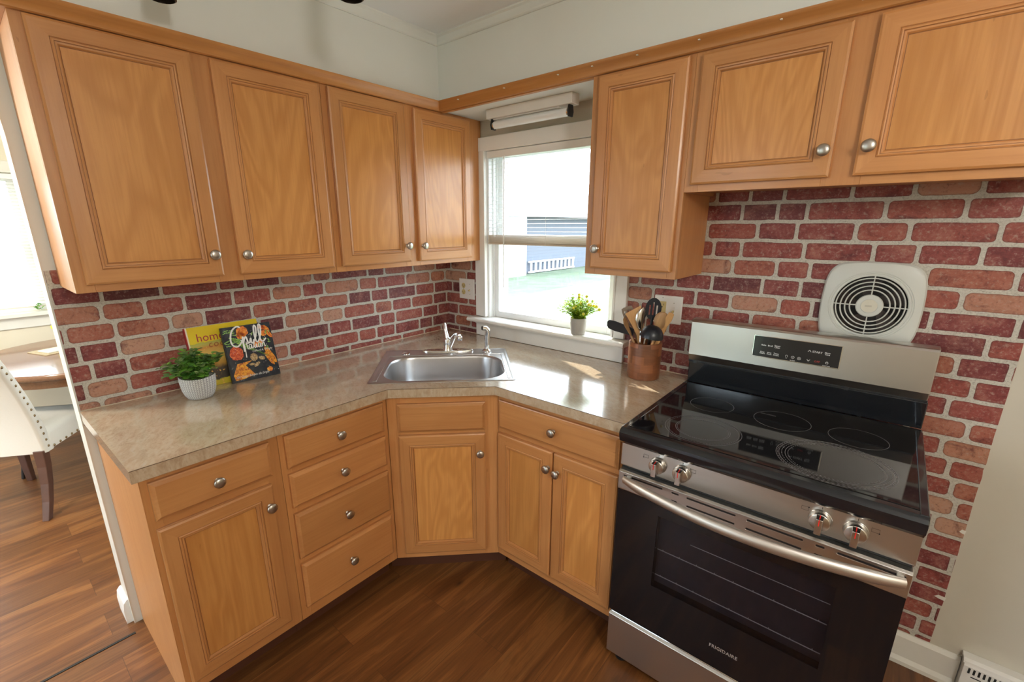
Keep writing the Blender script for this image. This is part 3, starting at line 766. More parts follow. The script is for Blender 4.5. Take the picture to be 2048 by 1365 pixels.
# cooktop frame with rolled front lip
prof = [(-.652, .862), (-.672, .864), (-.684, .876), (-.690, .896), (-.690, .906), (-.685, .914), (-.676, .9185), (-.660, .9195), (-.650, .9165), (-.640, .9160), (-.150, .9160), (-.150, .862)]
g = G(); g.prism(prof, 0, SWD, 0)
g.box(0, SWD, -.150, -.085, .862, .9165)
for xx in (0, SWD-.018): g.box(xx, xx+.018, -.676, -.120, .9150, .9200)
g.build('cooktop_frame', BLK_ENAMEL, ST, bevel=.004, seg=3)
glass = G().box(.017, SWD-.017, -.651, -.135, .9155, .9183).build('cooktop_glass', BLK_GLASS, ST, bevel=.0008)
gz = .9187
def ring(g, cx, cy, r, w=.0011, dash=0, n=72, z=gz):
    for i in range(n):
        if dash and i % 2: continue
        a0, a1 = 2*pi*i/n, 2*pi*(i+1)/n
        P = [(cx+rr*cos(a), cy+rr*sin(a), z) for rr, a in ((r, a0), (r, a1), (r+w, a1), (r+w, a0))]
        g.add(P, [(0,1,2,3)])
def burner(cx, cy, rs, dots):
    g = G()
    for r in rs: ring(g, cx, cy, r)
    for r in dots: ring(g, cx, cy, r, .0016, 1, 150)
    return mesh('burner_ring', g.v, g.f, GREY_MARK, ST, fix=False)
burner(.163, -.297, [.070], []); burner(.380, -.296, [.080], []); burner(.579, -.296, [.073], [])
burner(.203, -.530, [.082+.028, .078], [.102, .073]); burner(.540, -.517, [.134, .127, .112], [.120, .130, .105])
for (s, x, y) in (('HOT SURFACE', .335, -.268), ('COOKING ZONE', .46, -.425)): text('surface_marking', s, .007, (x, y, gz), GREY_MARK, ST, rot=(0, 0, 0))
# backguard
prof = [(-.062, .917), (-.085, .917), (-.088, 1.006), (-.062, 1.006)]
G().prism(prof, .003, SWD-.003, 0).build('back_riser', BLK_ENAMEL, ST, bevel=.003)
prof = [(-.050, 1.012), (-.084, 1.010), (-.100, 1.038), (-.0985, 1.168), (-.092, 1.177), (-.080, 1.180), (-.050, 1.180)]
BGd = G().prism(prof, 0.0, SWD-.006, 0).build('backguard', STEEL, ST, bevel=.0025)
G().box(.0, SWD-.006, -.0845, -.06, 1.004, 1.0125).build('vent_gap', BLK_MATTE, ST)
for xx in (.02, .515): G().box(xx, xx+.012, -.088, -.0845, 1.0, 1.0115).build('vent_tab', IRON, ST)
dx0, dx1 = .230, .489
G().box(dx0-.003, dx1+.003, -.1012, -.097, 1.070, 1.151).build('display_bezel', CHROME, BGd, bevel=.001)
G().box(dx0, dx1, -.1022, -.099, 1.073, 1.148).build('display_panel', plain('display_glass', (.022,.023,.025), .12, spec=.5), BGd)
ty = -.1025
def dtxt(s, fx, fz, size, mat=WHITE_MARK, bold=0.0004, line=1.0, sx=1.1):
    text('lettering', s, size, (dx0+(dx1-dx0)*fx, ty, 1.073+.075*fz), mat, BGd, bold=bold*.3, line=line, sx=sx)
dtxt('Bake', .125, .555, .0072); dtxt('Broil', .205, .555, .0072); dtxt('Steam\nClean', .290, .60, .0068, line=.9)
dtxt('Keep\nWarm', .120, .22, .0062, line=.9); dtxt('Slow\nCook', .205, .22, .0062, line=.9); dtxt('Temp\nProbe', .290, .22, .0066, line=.9)
dtxt('START', .752, .56, .0095, sx=1.05); dtxt('More\nTime', .862, .60, .0066, line=.9); dtxt('OFF', .765, .125, .0088, RED_DIM)
dtxt('Set Clock', .490, .03, .0035); dtxt('Control Lock', .870, .02, .0035); dtxt('12:00', .64, .60, .001, DARK)
g = G(); W_ = dx1-dx0
def poly_line(pts, w=.0006):
    g = G()
    for (x0_, z0_), (x1_, z1_) in zip(pts, pts[1:]):
        d = Vector((x1_-x0_, z1_-z0_)); 
        if d.length < 1e-7: continue
        nn = Vector((-d.y, d.x)).normalized()*w
        g.add([(x0_+nn.x, ty, z0_+nn.y), (x1_+nn.x, ty, z1_+nn.y), (x1_-nn.x, ty, z1_-nn.y), (x0_-nn.x, ty, z0_-nn.y)], [(0,1,2,3)])
    mesh('icon', g.v, g.f, WHITE_MARK, BGd, fix=False)
def circ(cx, cz, r, a0=0, a1=2*pi, n=20): return [(cx+r*cos(a0+(a1-a0)*i/n), cz+r*sin(a0+(a1-a0)*i/n)) for i in range(n+1)]
zr1, zr2 = 1.073+.075*.60, 1.073+.075*.17
xc = dx0+W_*.665; poly_line([(xc-.0045, zr1-.002), (xc, zr1+.004), (xc+.0045, zr1-.002)], .0008)
xc = dx0+W_*.668; poly_line([(xc-.0045, zr2+.003), (xc, zr2-.003), (xc+.0045, zr2+.003)], .0008)
xc = dx0+W_*.415; poly_line(circ(xc, zr2+.003, .0036, -.9, pi+.9), .00045); poly_line([(xc-.0017, zr2-.002), (xc-.0017, zr2-.0045), (xc+.0017, zr2-.0045), (xc+.0017, zr2-.002)], .00045)
xc = dx0+W_*.488; poly_line(circ(xc, zr2+.002, .0045), .0005); poly_line([(xc, zr2+.0045), (xc, zr2+.001)], .0005)
xc = dx0+W_*.562; poly_line(circ(xc, zr2+.001, .0050, n=8), .0005); poly_line(circ(xc, zr2+.001, .0018), .0004)
xc = dx0+W_*.872; poly_line([(xc-.0035, zr2-.003), (xc+.0035, zr2-.003), (xc+.0035, zr2+.002), (xc-.0035, zr2+.002), (xc-.0035, zr2-.003)], .0005); poly_line(circ(xc, zr2+.002, .0026, 0, pi), .0005)
# control panel with four knobs
CP = G().prism([(-.60, .779), (-.657, .779), (-.659, .783), (-.658, .857), (-.655, .862), (-.60, .862)], .0, SWD, 0).build('control_panel', STEEL, ST, bevel=.001)
G().box(.004, SWD-.004, -.650, -.60, .770, .780).build('panel_gap', BLK_MATTE, ST)
def stove_knob(x, turn, first=[None]):
    R_ = Matrix.Rotation(pi/2, 4, 'X')
    K = G().lathe([(.0265, 0), (.0265, .002), (.0245, .0035), (.0235, .018), (.0225, .0205), (.0200, .0215), (0, .0215)], 36, M=R_)
    K.add(*(lambda w, d0, d1: ([(-w, -d0, -.0215), (w, -d0, -.0215), (w, -d0, .0215), (-w, -d0, .0215), (-w*.85, -d1, -.0240), (w*.85, -d1, -.0240), (w*.85, -d1, .018), (-w*.85, -d1, .018)],
        [(0,1,5,4), (1,2,6,5), (2,3,7,6), (3,0,4,7), (4,5,6,7)]))(.0085, .018, .040))
    o = K.build('knob', mat_steel('knob_steel', 2, (.58,.54,.50), .22, .05) if first[0] is None else first[0].data.materials[0], ST, (x, -.6585, .8195), (0, turn, 0), bevel=.0012)
    if first[0] is None: first[0] = o
    autosmooth(o, 40)
    g = G().box(-.0011, .0011, -.0403, -.038, .001, .0178); g.add([(-.0011, -.0402, .0178), (.0011, -.0402, .0178), (.0011, -.0185, .0222), (-.0011, -.0185, .0222)], [(0,1,2,3)])
    g.build('pointer', RED_MARK, o)
    G().box(x-.0006, x+.0006, -.6592, -.658, .8480, .8535).build('tick_mark', BLK_MATTE, CP)
    return o
for x, t in ((.122, 0), (.195, 0), (.541, 0), (.613, .0)): stove_knob(x, t)
def burner_icon(x, corner):
    gg = G(); w, h = .0078, .0052; zc = .8365; y = -.6592
    for a, b, c, d in ((-w, w, h-.0004, h), (-w, w, -h, -h+.0004), (-w, -w+.0005, -h, h), (w-.0005, w, -h, h)): gg.box(x+a, x+b, y, y+.0006, zc+c, zc+d)
    cx, cz = corner; gg.box(x+cx*w-.0013, x+cx*w+.0013, y-.0002, y+.0006, zc+cz*h-.0013, zc+cz*h+.0013); gg.build('burner_icon', BLK_MATTE, CP)
burner_icon(.082, (-1, -1)); burner_icon(.226, (-1, 1)); burner_icon(.506, (1, 1)); burner_icon(.648, (1, -1))
# oven door: stainless band, black glass, window with racks behind
OD = G().prism([(-.642, .700), (-.674, .700), (-.675, .704), (-.675, .764), (-.668, .769), (-.642, .769)], .003, SWD-.001, 0).build('oven_door', STEEL, ST, bevel=.0012)
ox, px_ = .142, .602; wz0, wz1_ = .392, .655
ow = G()
for (a, b, c, d) in ((.004, ox, .214, .700), (px_, SWD-.002, .214, .700), (ox, px_, .214, wz0), (ox, px_, wz1_, .700)): ow.box(a, b, -.6735, -.645, c, d)
ow.build('door_glass', BLK_GLASS, OD, bevel=0)
G().box(ox, px_, -.6733, -.669, wz0, wz1_).build('oven_window', OVEN_GLASS, OD)
gi = G(); gi.box(ox-.01, px_+.01, -.6415, -.640, wz0-.01, wz1_+.01); gi.build('oven_cavity', OVEN_IN, OD)
for zz in (.585, .521, .424):
    g = G(); xa, xb = (.232, .600) if zz == .585 else (.131, .604)
    g.box(ox+.002, px_-.002, -.652, -.650, zz-.0010, zz+.0010)
    n = 9
    for i in range(n): xx = ox+.02+(px_-ox-.04)*i/(n-1); g.box(xx-.001, xx+.001, -.652, -.650, zz, zz+.0042)
    if zz == .585: g = G().box(ox+.10, px_-.004, -.652, -.650, zz-.0006, zz+.0006)
    g.build('rack_wire', WHITE_MARK, OD)
for row, z in enumerate((.7535, .7270)):
    segs = [(.020, .148), (.176, .198), (.221, .356), (.384, .516), (.543, .562), (.588, .718)]
    if row: segs = [(.177, .195), (.223, .356), (.384, .516), (.543, .561), (.588, .62)]
    for a, b in segs:
        g = G(); g.loops([rrect(a-.0015, b+.0015, z-.0042, z+.0042, .0040, -.6752, 4, 'xz'), rrect(a, b, z-.0027, z+.0027, .0026, -.6738, 4, 'xz')], False, False)
        g.build('slot_edge', CHROME, OD, smooth=60)
        g = G(); g.loops([rrect(a, b, z-.0027, z+.0027, .0026, -.67525, 4, 'xz')]*1+[rrect(a, b, z-.0027, z+.0027, .0026, -.6750, 4, 'xz')], True, True); g.build('vent_slot', BLK_MATTE, OD)
# bowed handle
pts = []
for i in range(25):
    t = i/24; x = .030+(.716-.030)*t; s = sin(pi*t)**.8 if 0 < t < 1 else 0
    pts.append((x, -.690-.062*s, .7480))
g = G(); g.tube(pts, [.0095+.0025*min(1, min(i, 24-i)/2) for i in range(25)], 16, flat=1.38)
hd = g.build('handle', mat_steel('handle_steel', 0, (.62,.58,.54), .38, .04), OD, smooth=60)
g = G()
for xx in (.034, .700): g.box(xx, xx+.014, -.690, -.674, .738, .758)
g.build('handle_mount', STEEL, OD, bevel=.002)
text('lettering', 'FRIGIDAIRE', .0165, (.3775, -.6742, .283), plain('logo_silver', (.62,.60,.58), .35, .6), OD, bold=.0002, sx=.88, space=1.1)
# drawer and feet
G().box(.004, SWD-.002, -.640, -.60, .180, .212).build('drawer_gap', BLK_MATTE, ST)
DR = G().prism([(-.62, .030), (-.675, .030), (-.677, .034), (-.677, .196), (-.670, .203), (-.655, .200), (-.62, .200)], .006, SWD, 0).build('storage_drawer', STEEL, ST, bevel=.001)
G().box(.012, SWD-.006, -.674, -.655, .2055, .2115).build('drawer_top_lip', CHROME, ST, bevel=.002)
for xx, yy in ((.050, -.640), (SWD-.05, -.640), (.05, -.12), (SWD-.05, -.12)):
    G().lathe([(.022, 0), (.022, .008), (.012, .012), (.009, .047)], 16, M=Matrix.Translation((xx, yy, 0))).build('foot', BLK_MATTE, ST, smooth=40)

# ------------------------------------------------------------------ wall fan cover
VC = empty('exhaust_fan', (2.036, -.0015, 1.279)); tag(VC, 'round-grilled white exhaust fan cover on the brick wall above the stove', 'fan')
def squircle(hx, hz, bul, y, n=96):
    pts = []
    for i in range(n):
        a = 2*pi*i/n; c, s = cos(a), sin(a); p = 7.0
        r = 1/((abs(c/hx)**p+abs(s/hz)**p)**(1/p)); x, z = r*c, r*s
        x += bul*(1-(z/hz)**2)*(1 if x > 0 else -1)*min(1, abs(x)/hx)**3; z += bul*(1-(x/(hx+bul))**2)*(1 if z > 0 else -1)*min(1, abs(z)/hz)**3
        pts.append((x, y, z))
    return pts
def circl(r, y, n=96): return [(r*cos(2*pi*i/n), y, r*sin(2*pi*i/n)) for i in range(n)]
g = G(); g.loops([squircle(.123, .131, .011, 0), squircle(.123, .131, .011, -.010), squircle(.119, .127, .011, -.016), squircle(.113, .121, .009, -.019), circl(.1115, -.021), circl(.1110, -.0195), circl(.1095, -.0195), circl(.1090, -.021),
    circl(.106, -.021), circl(.1052, -.0195), circl(.104, -.0195), circl(.1032, -.021), circl(.0990, -.0215), circl(.0965, -.020), circl(.0955, -.006)], True, False)
g.build('cover', VENT_W, VC, smooth=30)
G().lathe([(.0962, 0), (.0962, .001), (0, .001)], 48, M=Matrix.Rotation(pi/2, 4, 'X') @ Matrix.Translation((0, 0, .0005))).build('fan_cavity', DARK, VC)
g = G()
for k in range(5):
    a = 2*pi*k/5+.4
    g.add([(.03*cos(a), -.004, .03*sin(a)), (.093*cos(a-.35), -.009, .093*sin(a-.35)), (.093*cos(a+.28), -.003, .093*sin(a+.28)), (.03*cos(a+.7), -.003, .03*sin(a+.7))], [(0,1,2,3)])
g.build('fan_blades', plain('brown_fan_metal', (.030,.018,.014), .5), VC)
for r in (.0900, .0775, .0650, .0520):
    g = G(); g.tube(circl(r, -.0205, 64), .0021, 8, closed=True); g.build('grille_ring', VENT_W, VC, smooth=80)
for a in (0, pi/2, pi, 3*pi/2):
    g = G(); g.box(.033, .1000, -.0220, -.0170, -.0017, .0017, M=Matrix.Rotation(a, 4, 'Y')); g.build('grille_spoke', VENT_W, VC, bevel=.0006)
g = G(); g.lathe([(.0365, .012), (.0365, .021), (.034, .0235), (.0235, .0245), (.0230, .0235), (.0220, .0240), (.0, .0250)], 48, M=Matrix.Rotation(pi/2, 4, 'X')); g.build('hub', VENT_W, VC, smooth=30)
g = G(); g.lathe([(.0215, .0238), (.0212, .0252), (0, .0256)], 40, M=Matrix.Rotation(pi/2, 4, 'X')); bdg = g.build('badge', VENT_BADGE, VC, smooth=30)
g = G().box(-.011, .007, -.0262, -.0257, -.0028, .0028); g.build('badge_mark', plain('badge_relief', (.52,.50,.42), .3), bdg)

# ------------------------------------------------------------------ outlets
def duplex(P, x, z, split):
    if split:
        for dz in (.019, -.019):
            g = G(); g.lathe([(.0155, 0), (.0155, .0015), (.014, .002), (0, .002)], 24, M=Matrix.Translation((x, -.0045, z+dz)) @ Matrix.Rotation(pi/2, 4, 'X')); o = g.build('socket', ALMOND, P, smooth=40)
            g = G(); 
            for a in (-.0055, .0055): g.box(x+a-.0009, x+a+.0009, -.0070, -.0064, z+dz-.002, z+dz+.0055)
            g.box(x-.002, x+.002, -.0070, -.0064, z+dz-.009, z+dz-.0055); g.build('slot', BLK_MATTE, o)
    else:
        o = G().box(x-.0165, x+.0165, -.0070, -.004, z-.034, z+.034).build('socket', ALMOND, P, bevel=.001)
        g = G()
        for dz in (.018, -.018):
            for a in (-.0065, .0065): g.box(x+a-.0010, x+a+.0010, -.0074, -.0068, z+dz-.001, z+dz+.0065)
            g.box(x-.0025, x+.0025, -.0074, -.0068, z+dz-.010, z+dz-.0055)
        g.build('slot', BLK_MATTE, o)
def outlet(x0, x1, z0, z1, split, lab):
    P = empty('outlet_plate', ((x0+x1)/2, -.0015, (z0+z1)/2)); hx, hz = (x1-x0)/2, (z1-z0)/2
    g = G(); g.loops([rrect(-hx, hx, -hz, hz, .003, 0, 3, 'xz'), rrect(-hx, hx, -hz, hz, .003, -.003, 3, 'xz'), rrect(-hx+.004, hx-.004, -hz+.004, hz-.004, .003, -.0055, 3, 'xz')], True, True); g.build('plate', PLATE, P)
    duplex(P, -hx*.40, 0, split)
    sx_ = hx*.42
    o = G().box(sx_-.0055, sx_+.0055, -.0062, -.0050, -.013, .013).build('switch_collar', PLATE, P, bevel=.0005)
    G().box(sx_-.0040, sx_+.0040, -.0175, -.0055, -.0075, .0010, M=Matrix.Rotation(.25, 4, 'X')).build('toggle', ALMOND, o, bevel=.001)
    g = G()
    for (a, b) in ((-hx*.40, 0.0 if split else .050), (-hx*.40, 0 if split else -.050), (sx_, .030), (sx_, -.030)): g.lathe([(.0028, 0), (.0025, .0009), (0, .001)], 10, M=Matrix.Translation((a, -.0055, b)) @ Matrix.Rotation(pi/2, 4, 'X'))
    g.build('screw', plain('screw_head', (.45,.42,.36), .35, .6), P)
    return tag(P, lab, 'outlet')
outlet(.106, .231, 1.1155, 1.2345, True, 'white two-gang plate with round sockets and a switch in the corner left of the window')
outlet(1.309, 1.429, 1.1285, 1.2475, False, 'white two-gang plate with an almond socket and a switch behind the utensil crock')

# ------------------------------------------------------------------ light fixtures
FX = empty('fluorescent_light', (.4775, -.165, 2.066)); tag(FX, 'unlit white fluorescent tube light under the soffit above the window', 'light fixture')
G().box(0, .475, .0, .058, -.042, 0).build('housing', FIXTURE, FX, bevel=.002)
o = G().tube([(.030, .026, -.068), (.447, .026, -.068)], .0172, 24).build('tube', TUBE, FX, smooth=40)
for a, b in ((.028, .035), (.442, .449)): G().tube([(a, .026, -.068), (b, .026, -.068)], .0176, 24).build('tube_cap', CHROME, o, smooth=40)
for a in (.020, .449): G().prism([(.012, -.042), (.040, -.042), (.046, -.068), (.040, -.088), (.012, -.088), (.006, -.068)], a, a+.008, 0).build('lamp_holder', BLK_MATTE, FX, bevel=.001)
G().box(.02, .40, .020, .036, -.046, -.042).build('reflector', FIXTURE, FX)
# ceiling spot bar at the very top of the picture
SB = empty('ceiling_light', (.66, -1.28, CZ)); tag(SB, 'dark metal ceiling spotlight bar whose lamp rims just reach into the top of the picture', 'ceiling light')
DKM = plain('dark_bronze', (.055,.040,.032), .32, .8)
G().lathe([(.05, 0), (.05, -.02), (.02, -.03), (0, -.03)], 24).build('ceiling_rose', DKM, SB, smooth=40)
ang = atan2(.327, .38)
SP = [Vector((.495-.66, -1.452+1.28)), Vector((.872-.66, -1.130+1.28))]
G().tube([(SP[0].x, SP[0].y, -.035), (SP[1].x, SP[1].y, -.035)], .008, 8).build('bar', DKM, SB, smooth=40)
for s_ in SP:
    h = G().lathe([(.012, -.035), (.012, -.10), (.026, -.11), (.030, -.18), (.034, -.264), (.030, -.266), (.026, -.20), (0, -.19)], 20, M=Matrix.Translation((s_.x, s_.y, 0))).build('spot_head', DKM, SB, smooth=40)
UPL = empty('added_uplight_bowl', (1.75, -2.35, CZ)); tag(UPL, 'added unseen uplighter bowl on three rods, brightening the kitchen ceiling', 'ceiling light')  # unseen bowl added around the ceiling bounce light
G().lathe([(.06, 0), (.06, -.02), (0, -.025)], 24).build('ceiling_rose', TRIM, UPL, smooth=40)
G().lathe([(.20, -.55), (.205, -.555), (.17, -.61), (.09, -.64), (0, -.645)], 32).build('bowl', TRIM, UPL, smooth=40)
for a in (0, 2*pi/3, 4*pi/3): G().tube([(.03*cos(a), .03*sin(a), -.02), (.19*cos(a), .19*sin(a), -.56)], .003, 6).build('rod', TRIM, UPL)
DL = empty('added_dining_globe', (-.80, -2.62, CZ)); tag(DL, 'added unseen glass globe pendant brightening the dining room', 'ceiling light')  # unseen globe added around the dining fill light
G().lathe([(.06, 0), (.05, -.02), (.006, -.025), (.006, -.26)], 20).build('stem', TRIM, DL, smooth=40)
G().lathe([(.0, -.26), (.08, -.28), (.14, -.36), (.15, -.42), (.14, -.48), (.08, -.55), (0, -.57)], 32).build('globe', LIGHT_BOWL, DL, smooth=60)
# globe around the added fill light, out of view
CL = empty('added_fill_globe', (3.0, -2.0, CZ)); tag(CL, 'added unseen glass globe lamp filling light onto the left cabinets', 'ceiling light')
G().lathe([(.07, 0), (.07, -.02), (.06, -.03), (.0, -.03)], 40).build('pan', TRIM, CL, smooth=40)
G().lathe([(.008, -.03), (.008, -.20)], 10).build('stem', TRIM, CL)
lb = G().lathe([(.0, -.175), (.05, -.18), (.11, -.215), (.145, -.27), (.15, -.32), (.145, -.37), (.11, -.425), (.05, -.46), (0, -.465)], 40).build('globe', LIGHT_BOWL, CL, smooth=60)

# ------------------------------------------------------------------ plants
def leaf(g, base, d, up, L, wd, m=0, cup=.15):
    d = d.normalized(); s = d.cross(up)
    if s.length < .05: s = d.cross(Vector((1, .3, 0)))
    s.normalize(); n = s.cross(d)
    ts = (0, .25, .55, .82, 1.0); ws = (.12, .82, 1.0, .62, .05)
    vs = []
    for t, w_ in zip(ts, ws):
        c = base+d*L*t+n*(-.25*L*t*t)
        vs += [c-s*wd*w_*.5+n*cup*wd*w_, c, c+s*wd*w_*.5+n*cup*wd*w_]
    fs = []
    for i in range(4): fs += [(3*i, 3*i+1, 3*i+4, 3*i+3), (3*i+1, 3*i+2, 3*i+5, 3*i+4)]
    g.add(vs, fs, m)
def foliage(P, mats, z0, n_st, spread, height, L, wd, seed, stem_mat, tipm=0, buds=0):
    random.seed(seed); g = G(); st = G()
    for k in range(n_st):
        a = 2*pi*k/n_st+random.uniform(-.3, .3); q = sqrt(random.random())
        rr = spread*q; hh = height*(1-.55*q*q)*random.uniform(.75, 1.05)
        p0 = Vector((cos(a)*.018, sin(a)*.018, z0)); p3 = Vector((cos(a)*rr, sin(a)*rr, z0+hh)); p1 = p0+Vector((0, 0, hh*.5))
        pts = [p0*(1-t)**2+p1*2*t*(1-t)+p3*t*t for t in [i/7 for i in range(8)]]
        st.tube(pts, .0009, 4)
        for i in range(1, 8):
            d = (pts[i]-pts[i-1]).normalized()
            for j in range(3 if i > 2 else 2):
                aa = random.uniform(0, 2*pi); sd = Vector((cos(aa), sin(aa), random.uniform(-.1, .5)))
                dd = (sd+d*.45).normalized(); sc = random.uniform(.7, 1.15)*(1 if i < 7 else .75)
                leaf(g, pts[i], dd, Vector((0, 0, 1)), L*sc, wd*sc, tipm if (i >= 6 and random.random() < .55) else 0)
            if buds and i == 7 and random.random() < buds:
                g.lathe([(0, -.006), (.007, 0), (.006, .007), (0, .010)], 7, m=2, M=Matrix.Translation(pts[i]))
    mesh('foliage', g.v, g.f, mats, P, mi=g.m, fix=False, smooth=True); st.build('stems', stem_mat, P)
P1 = empty('potted_plant', (.168, -1.445, CT1)); tag(P1, 'small leafy green plant in a white knitted-texture pot in front of the cookbooks', 'plant')
m_ = NT('white_knit_ceramic'); sx_ = m_.n('SeparateXYZ', {0: m_.oc()})
ang_ = m_.math('ARCTAN2', sx_.outputs[1], sx_.outputs[0])
wv = m_.math('ABSOLUTE', m_.math('SINE', m_.math('ADD', m_.math('MULTIPLY', ang_, 18.0), m_.math('MULTIPLY', m_.math('PINGPONG', sx_.outputs[2], .0035), 420.0))))
wv2 = m_.math('ABSOLUTE', m_.math('SINE', m_.math('MULTIPLY', sx_.outputs[2], 450.0)))
hgt = m_.math('MULTIPLY', wv, m_.math('MULTIPLY_ADD', wv2, .5, .5))
m_.set(col=m_.mix(hgt, (.30,.29,.28), (.78,.77,.75)), rough=.5); m_.bump(hgt, .8, .003)
g = G(); n = 48
rings = []
for rx, ry, z in ((.030, .026, 0), (.040, .034, .002), (.049, .040, .015), (.056, .045, .035), (.0595, .048, .058), (.0600, .048, .080), (.0585, .0465, .082), (.0565, .0445, .080), (.055, .043, .070)):
    rings.append([(rx*cos(2*pi*i/n), ry*sin(2*pi*i/n), z+(.006*cos(2*pi*i/n)**2-.0 if z > .055 else 0)) for i in range(n)])
g.loops(rings, True, True); pt = g.build('pot', m_.m, P1, rot=(0, 0, 1.0), smooth=50)
foliage(P1, [LEAF, LEAF_TIP], .068, 46, .112, .118, .027, .024, 11, LEAF_TIP, tipm=1)
P2 = empty('potted_plant', (.955, -.040, 1.026)); tag(P2, 'small yellow-green bushy plant in a grey pot on the window sill', 'plant')
G().lathe([(.031, 0), (.034, .002), (.0375, .02), (.0395, .060), (.0400, .078), (.0385, .080), (.0365, .078), (.036, .065), (0, .065)], 36).build('pot', plain('grey_ceramic', (.36,.34,.31), .5, 0, .05, 80), P2, smooth=40)
foliage(P2, [LEAF_Y, LEAF_Y, SPRIG_Y], .066, 70, .105, .128, .018, .013, 5, LEAF_Y, buds=.30)

# ------------------------------------------------------------------ cookbooks
def book(loc, rz, tilt, w_, h_, th, cover, spine, lab, name='cookbook'):
    B = empty(name, loc, rot=(-tilt, 0, rz)); tag(B, lab, 'book')
    G().box(.002, w_-.003, .0025, th-.0015, .003, h_-.003).build('pages', plain('paper', (.82,.78,.68), .7), B)
    G().box(0, w_, 0, .0022, 0, h_).build('front_cover', cover, B); G().box(0, w_, th-.002, th, 0, h_).build('back_cover', cover, B)
    G().box(-.003, .0005, .0, th, 0, h_).build('spine', spine, B); return B
mY = NT('yellow_cover'); sp_ = mY.n('SeparateXYZ', {0: mY.oc()}); nz = mY.noise(mY.oc(), 22, 4, .6, .8)
zc_ = mY.math('ADD', sp_.outputs[2], mY.math('MULTIPLY', mY.math('SUBTRACT', nz, .5), .025))
colY = mY.ramp(mY.math('MULTIPLY', zc_, 4.1), [(0,(.55,.42,.02)), (.09,(.60,.48,.03)), (.11,(.05,.04,.03)), (.27,(.07,.05,.035)), (.34,(.55,.30,.05)), (.55,(.72,.50,.12)), (.64,(.62,.28,.05)), (.70,(.48,.46,.10)), (.73,(.45,.43,.07)), (.735,(.80,.62,.02)), (1,(.72,.52,.01))])
fl = mY.math('GREATER_THAN', mY.noise(mY.oc(), 95, 2), .64); colY = mY.mix(mY.math('MULTIPLY', fl, mY.math('LESS_THAN', sp_.outputs[2], .16)), colY, (.75,.42,.10))
mY.set(col=colY, rough=.3)
b_y = book((.069, -1.418, CT1+.001), pi/2, .215, .268, .2425, .020, mY.m, plain('red_spine', (.38,.02,.02), .4), 'yellow home cooking book with a red spine leaning on the brick wall')
G().box(-.0002, .005, -.0003, .0, 0.0, .2425).build('hinge_band', plain('cream_band', (.80,.74,.55), .5), b_y)
text('lettering', 'home', .046, (.030, -.0006, .183), plain('maroon_ink', (.42,.03,.05), .4), b_y, align='LEFT', sx=.95)
text('lettering', 'cooking', .038, (.066, -.0006, .155), plain('brown_ink', (.35,.10,.02), .4), b_y, align='LEFT', shear=.15, sx=.95, space=1.15)
mD = NT('dark_cover'); nd_ = mD.noise(mD.oc(), 40, 3); mD.set(col=mD.ramp(nd_, [(.4,(.012,.016,.028)), (.65,(.03,.04,.05)), (.75,(.09,.10,.10))]), rough=.25)
b_d = book((.103, -1.306, CT1+.001), pi/2-.06, .245, .188, .2300, .009, mD.m, BLK_MATTE, 'dark Italian grilling cookbook with a white script title, leaning against the yellow book')
def art(name, shapes, mat, y=-.0004):
    if len(shapes) < 10:
        for poly in shapes: mesh(name, [(p[0], y, p[1]) for p in poly], [tuple(range(len(poly)))], mat, b_d, fix=False)
        return
    g = G()
    for poly in shapes:
        g.add([(p[0], y, p[1]) for p in poly], [tuple(range(len(poly)))])
    return mesh(name, g.v, g.f, mat, b_d, fix=False)
def blob(cx, cz, rx, rz, n=22, j=.08, rot=0):
    out = []
    for i in range(n):
        a = 2*pi*i/n; r = 1+random.uniform(-j, j); x, z = rx*r*cos(a), rz*r*sin(a); out.append((cx+x*cos(rot)-z*sin(rot), cz+x*sin(rot)+z*cos(rot)))
    return out
random.seed(21)
def food(name, a, b, c, sc=120):
    m = NT(name); v = m.noise(m.oc(), sc, 4, .65, .8); m.set(col=m.ramp(v, [(.35, a), (.5, b), (.66, c)]), rough=.35); return m.m
TOM = food('roast_tomato_print', (.30,.015,.01), (.62,.07,.015), (.85,.30,.10)); ORG = food('grilled_squash_print', (.25,.04,.01), (.75,.25,.02), (.90,.52,.05), 90)
GRN = food('herb_print', (.02,.10,.02), (.14,.36,.06), (.55,.66,.16), 200); TAN = food('mushroom_print', (.12,.06,.03), (.42,.28,.12), (.70,.55,.32), 110)
PEP = food('pepper_print', (.35,.03,.01), (.80,.20,.02), (.90,.50,.06), 60)
art('cover_picture', [blob(.036, .118, .026, .029)], TOM); art('cover_picture', [blob(.075, .205, .022, .022), blob(.066, .190, .016, .016)], PEP)
art('cover_picture', [blob(.150, .212, .016, .008, rot=-.6), blob(.168, .204, .018, .009, rot=-.9), blob(.155, .185, .014, .012), blob(.176, .180, .008, .02, rot=.5), blob(.120, .143, .014, .012), blob(.138, .150, .010, .013), blob(.150, .030, .012, .010)], PEP)
art('cover_picture', [[(.030, .075), (.088, .080), (.060, .064), (.090, .020), (.045, .010), (.012, .008), (.008, .030)], blob(.165, .090, .010, .042, rot=.42), blob(.158, .075, .008, .034, rot=.42)], ORG)
art('cover_picture', [blob(.098, .092, .014, .017), blob(.128, .083, .013, .008, rot=-.4), blob(.104, .060, .014, .007, rot=.5), blob(.085, .064, .010, .005)], TAN)
stalks = []
for k in range(6):
    x0_, z0_ = .020+.007*k, .186-.002*k; x1_, z1_ = .122+.006*k, .098-.004*k+.01
    stalks.append([(x0_, z0_), (x0_+.004, z0_+.002), (.070+.004*k, .140), (x1_, z1_+.003), (x1_, z1_), (.067+.004*k, .136)])
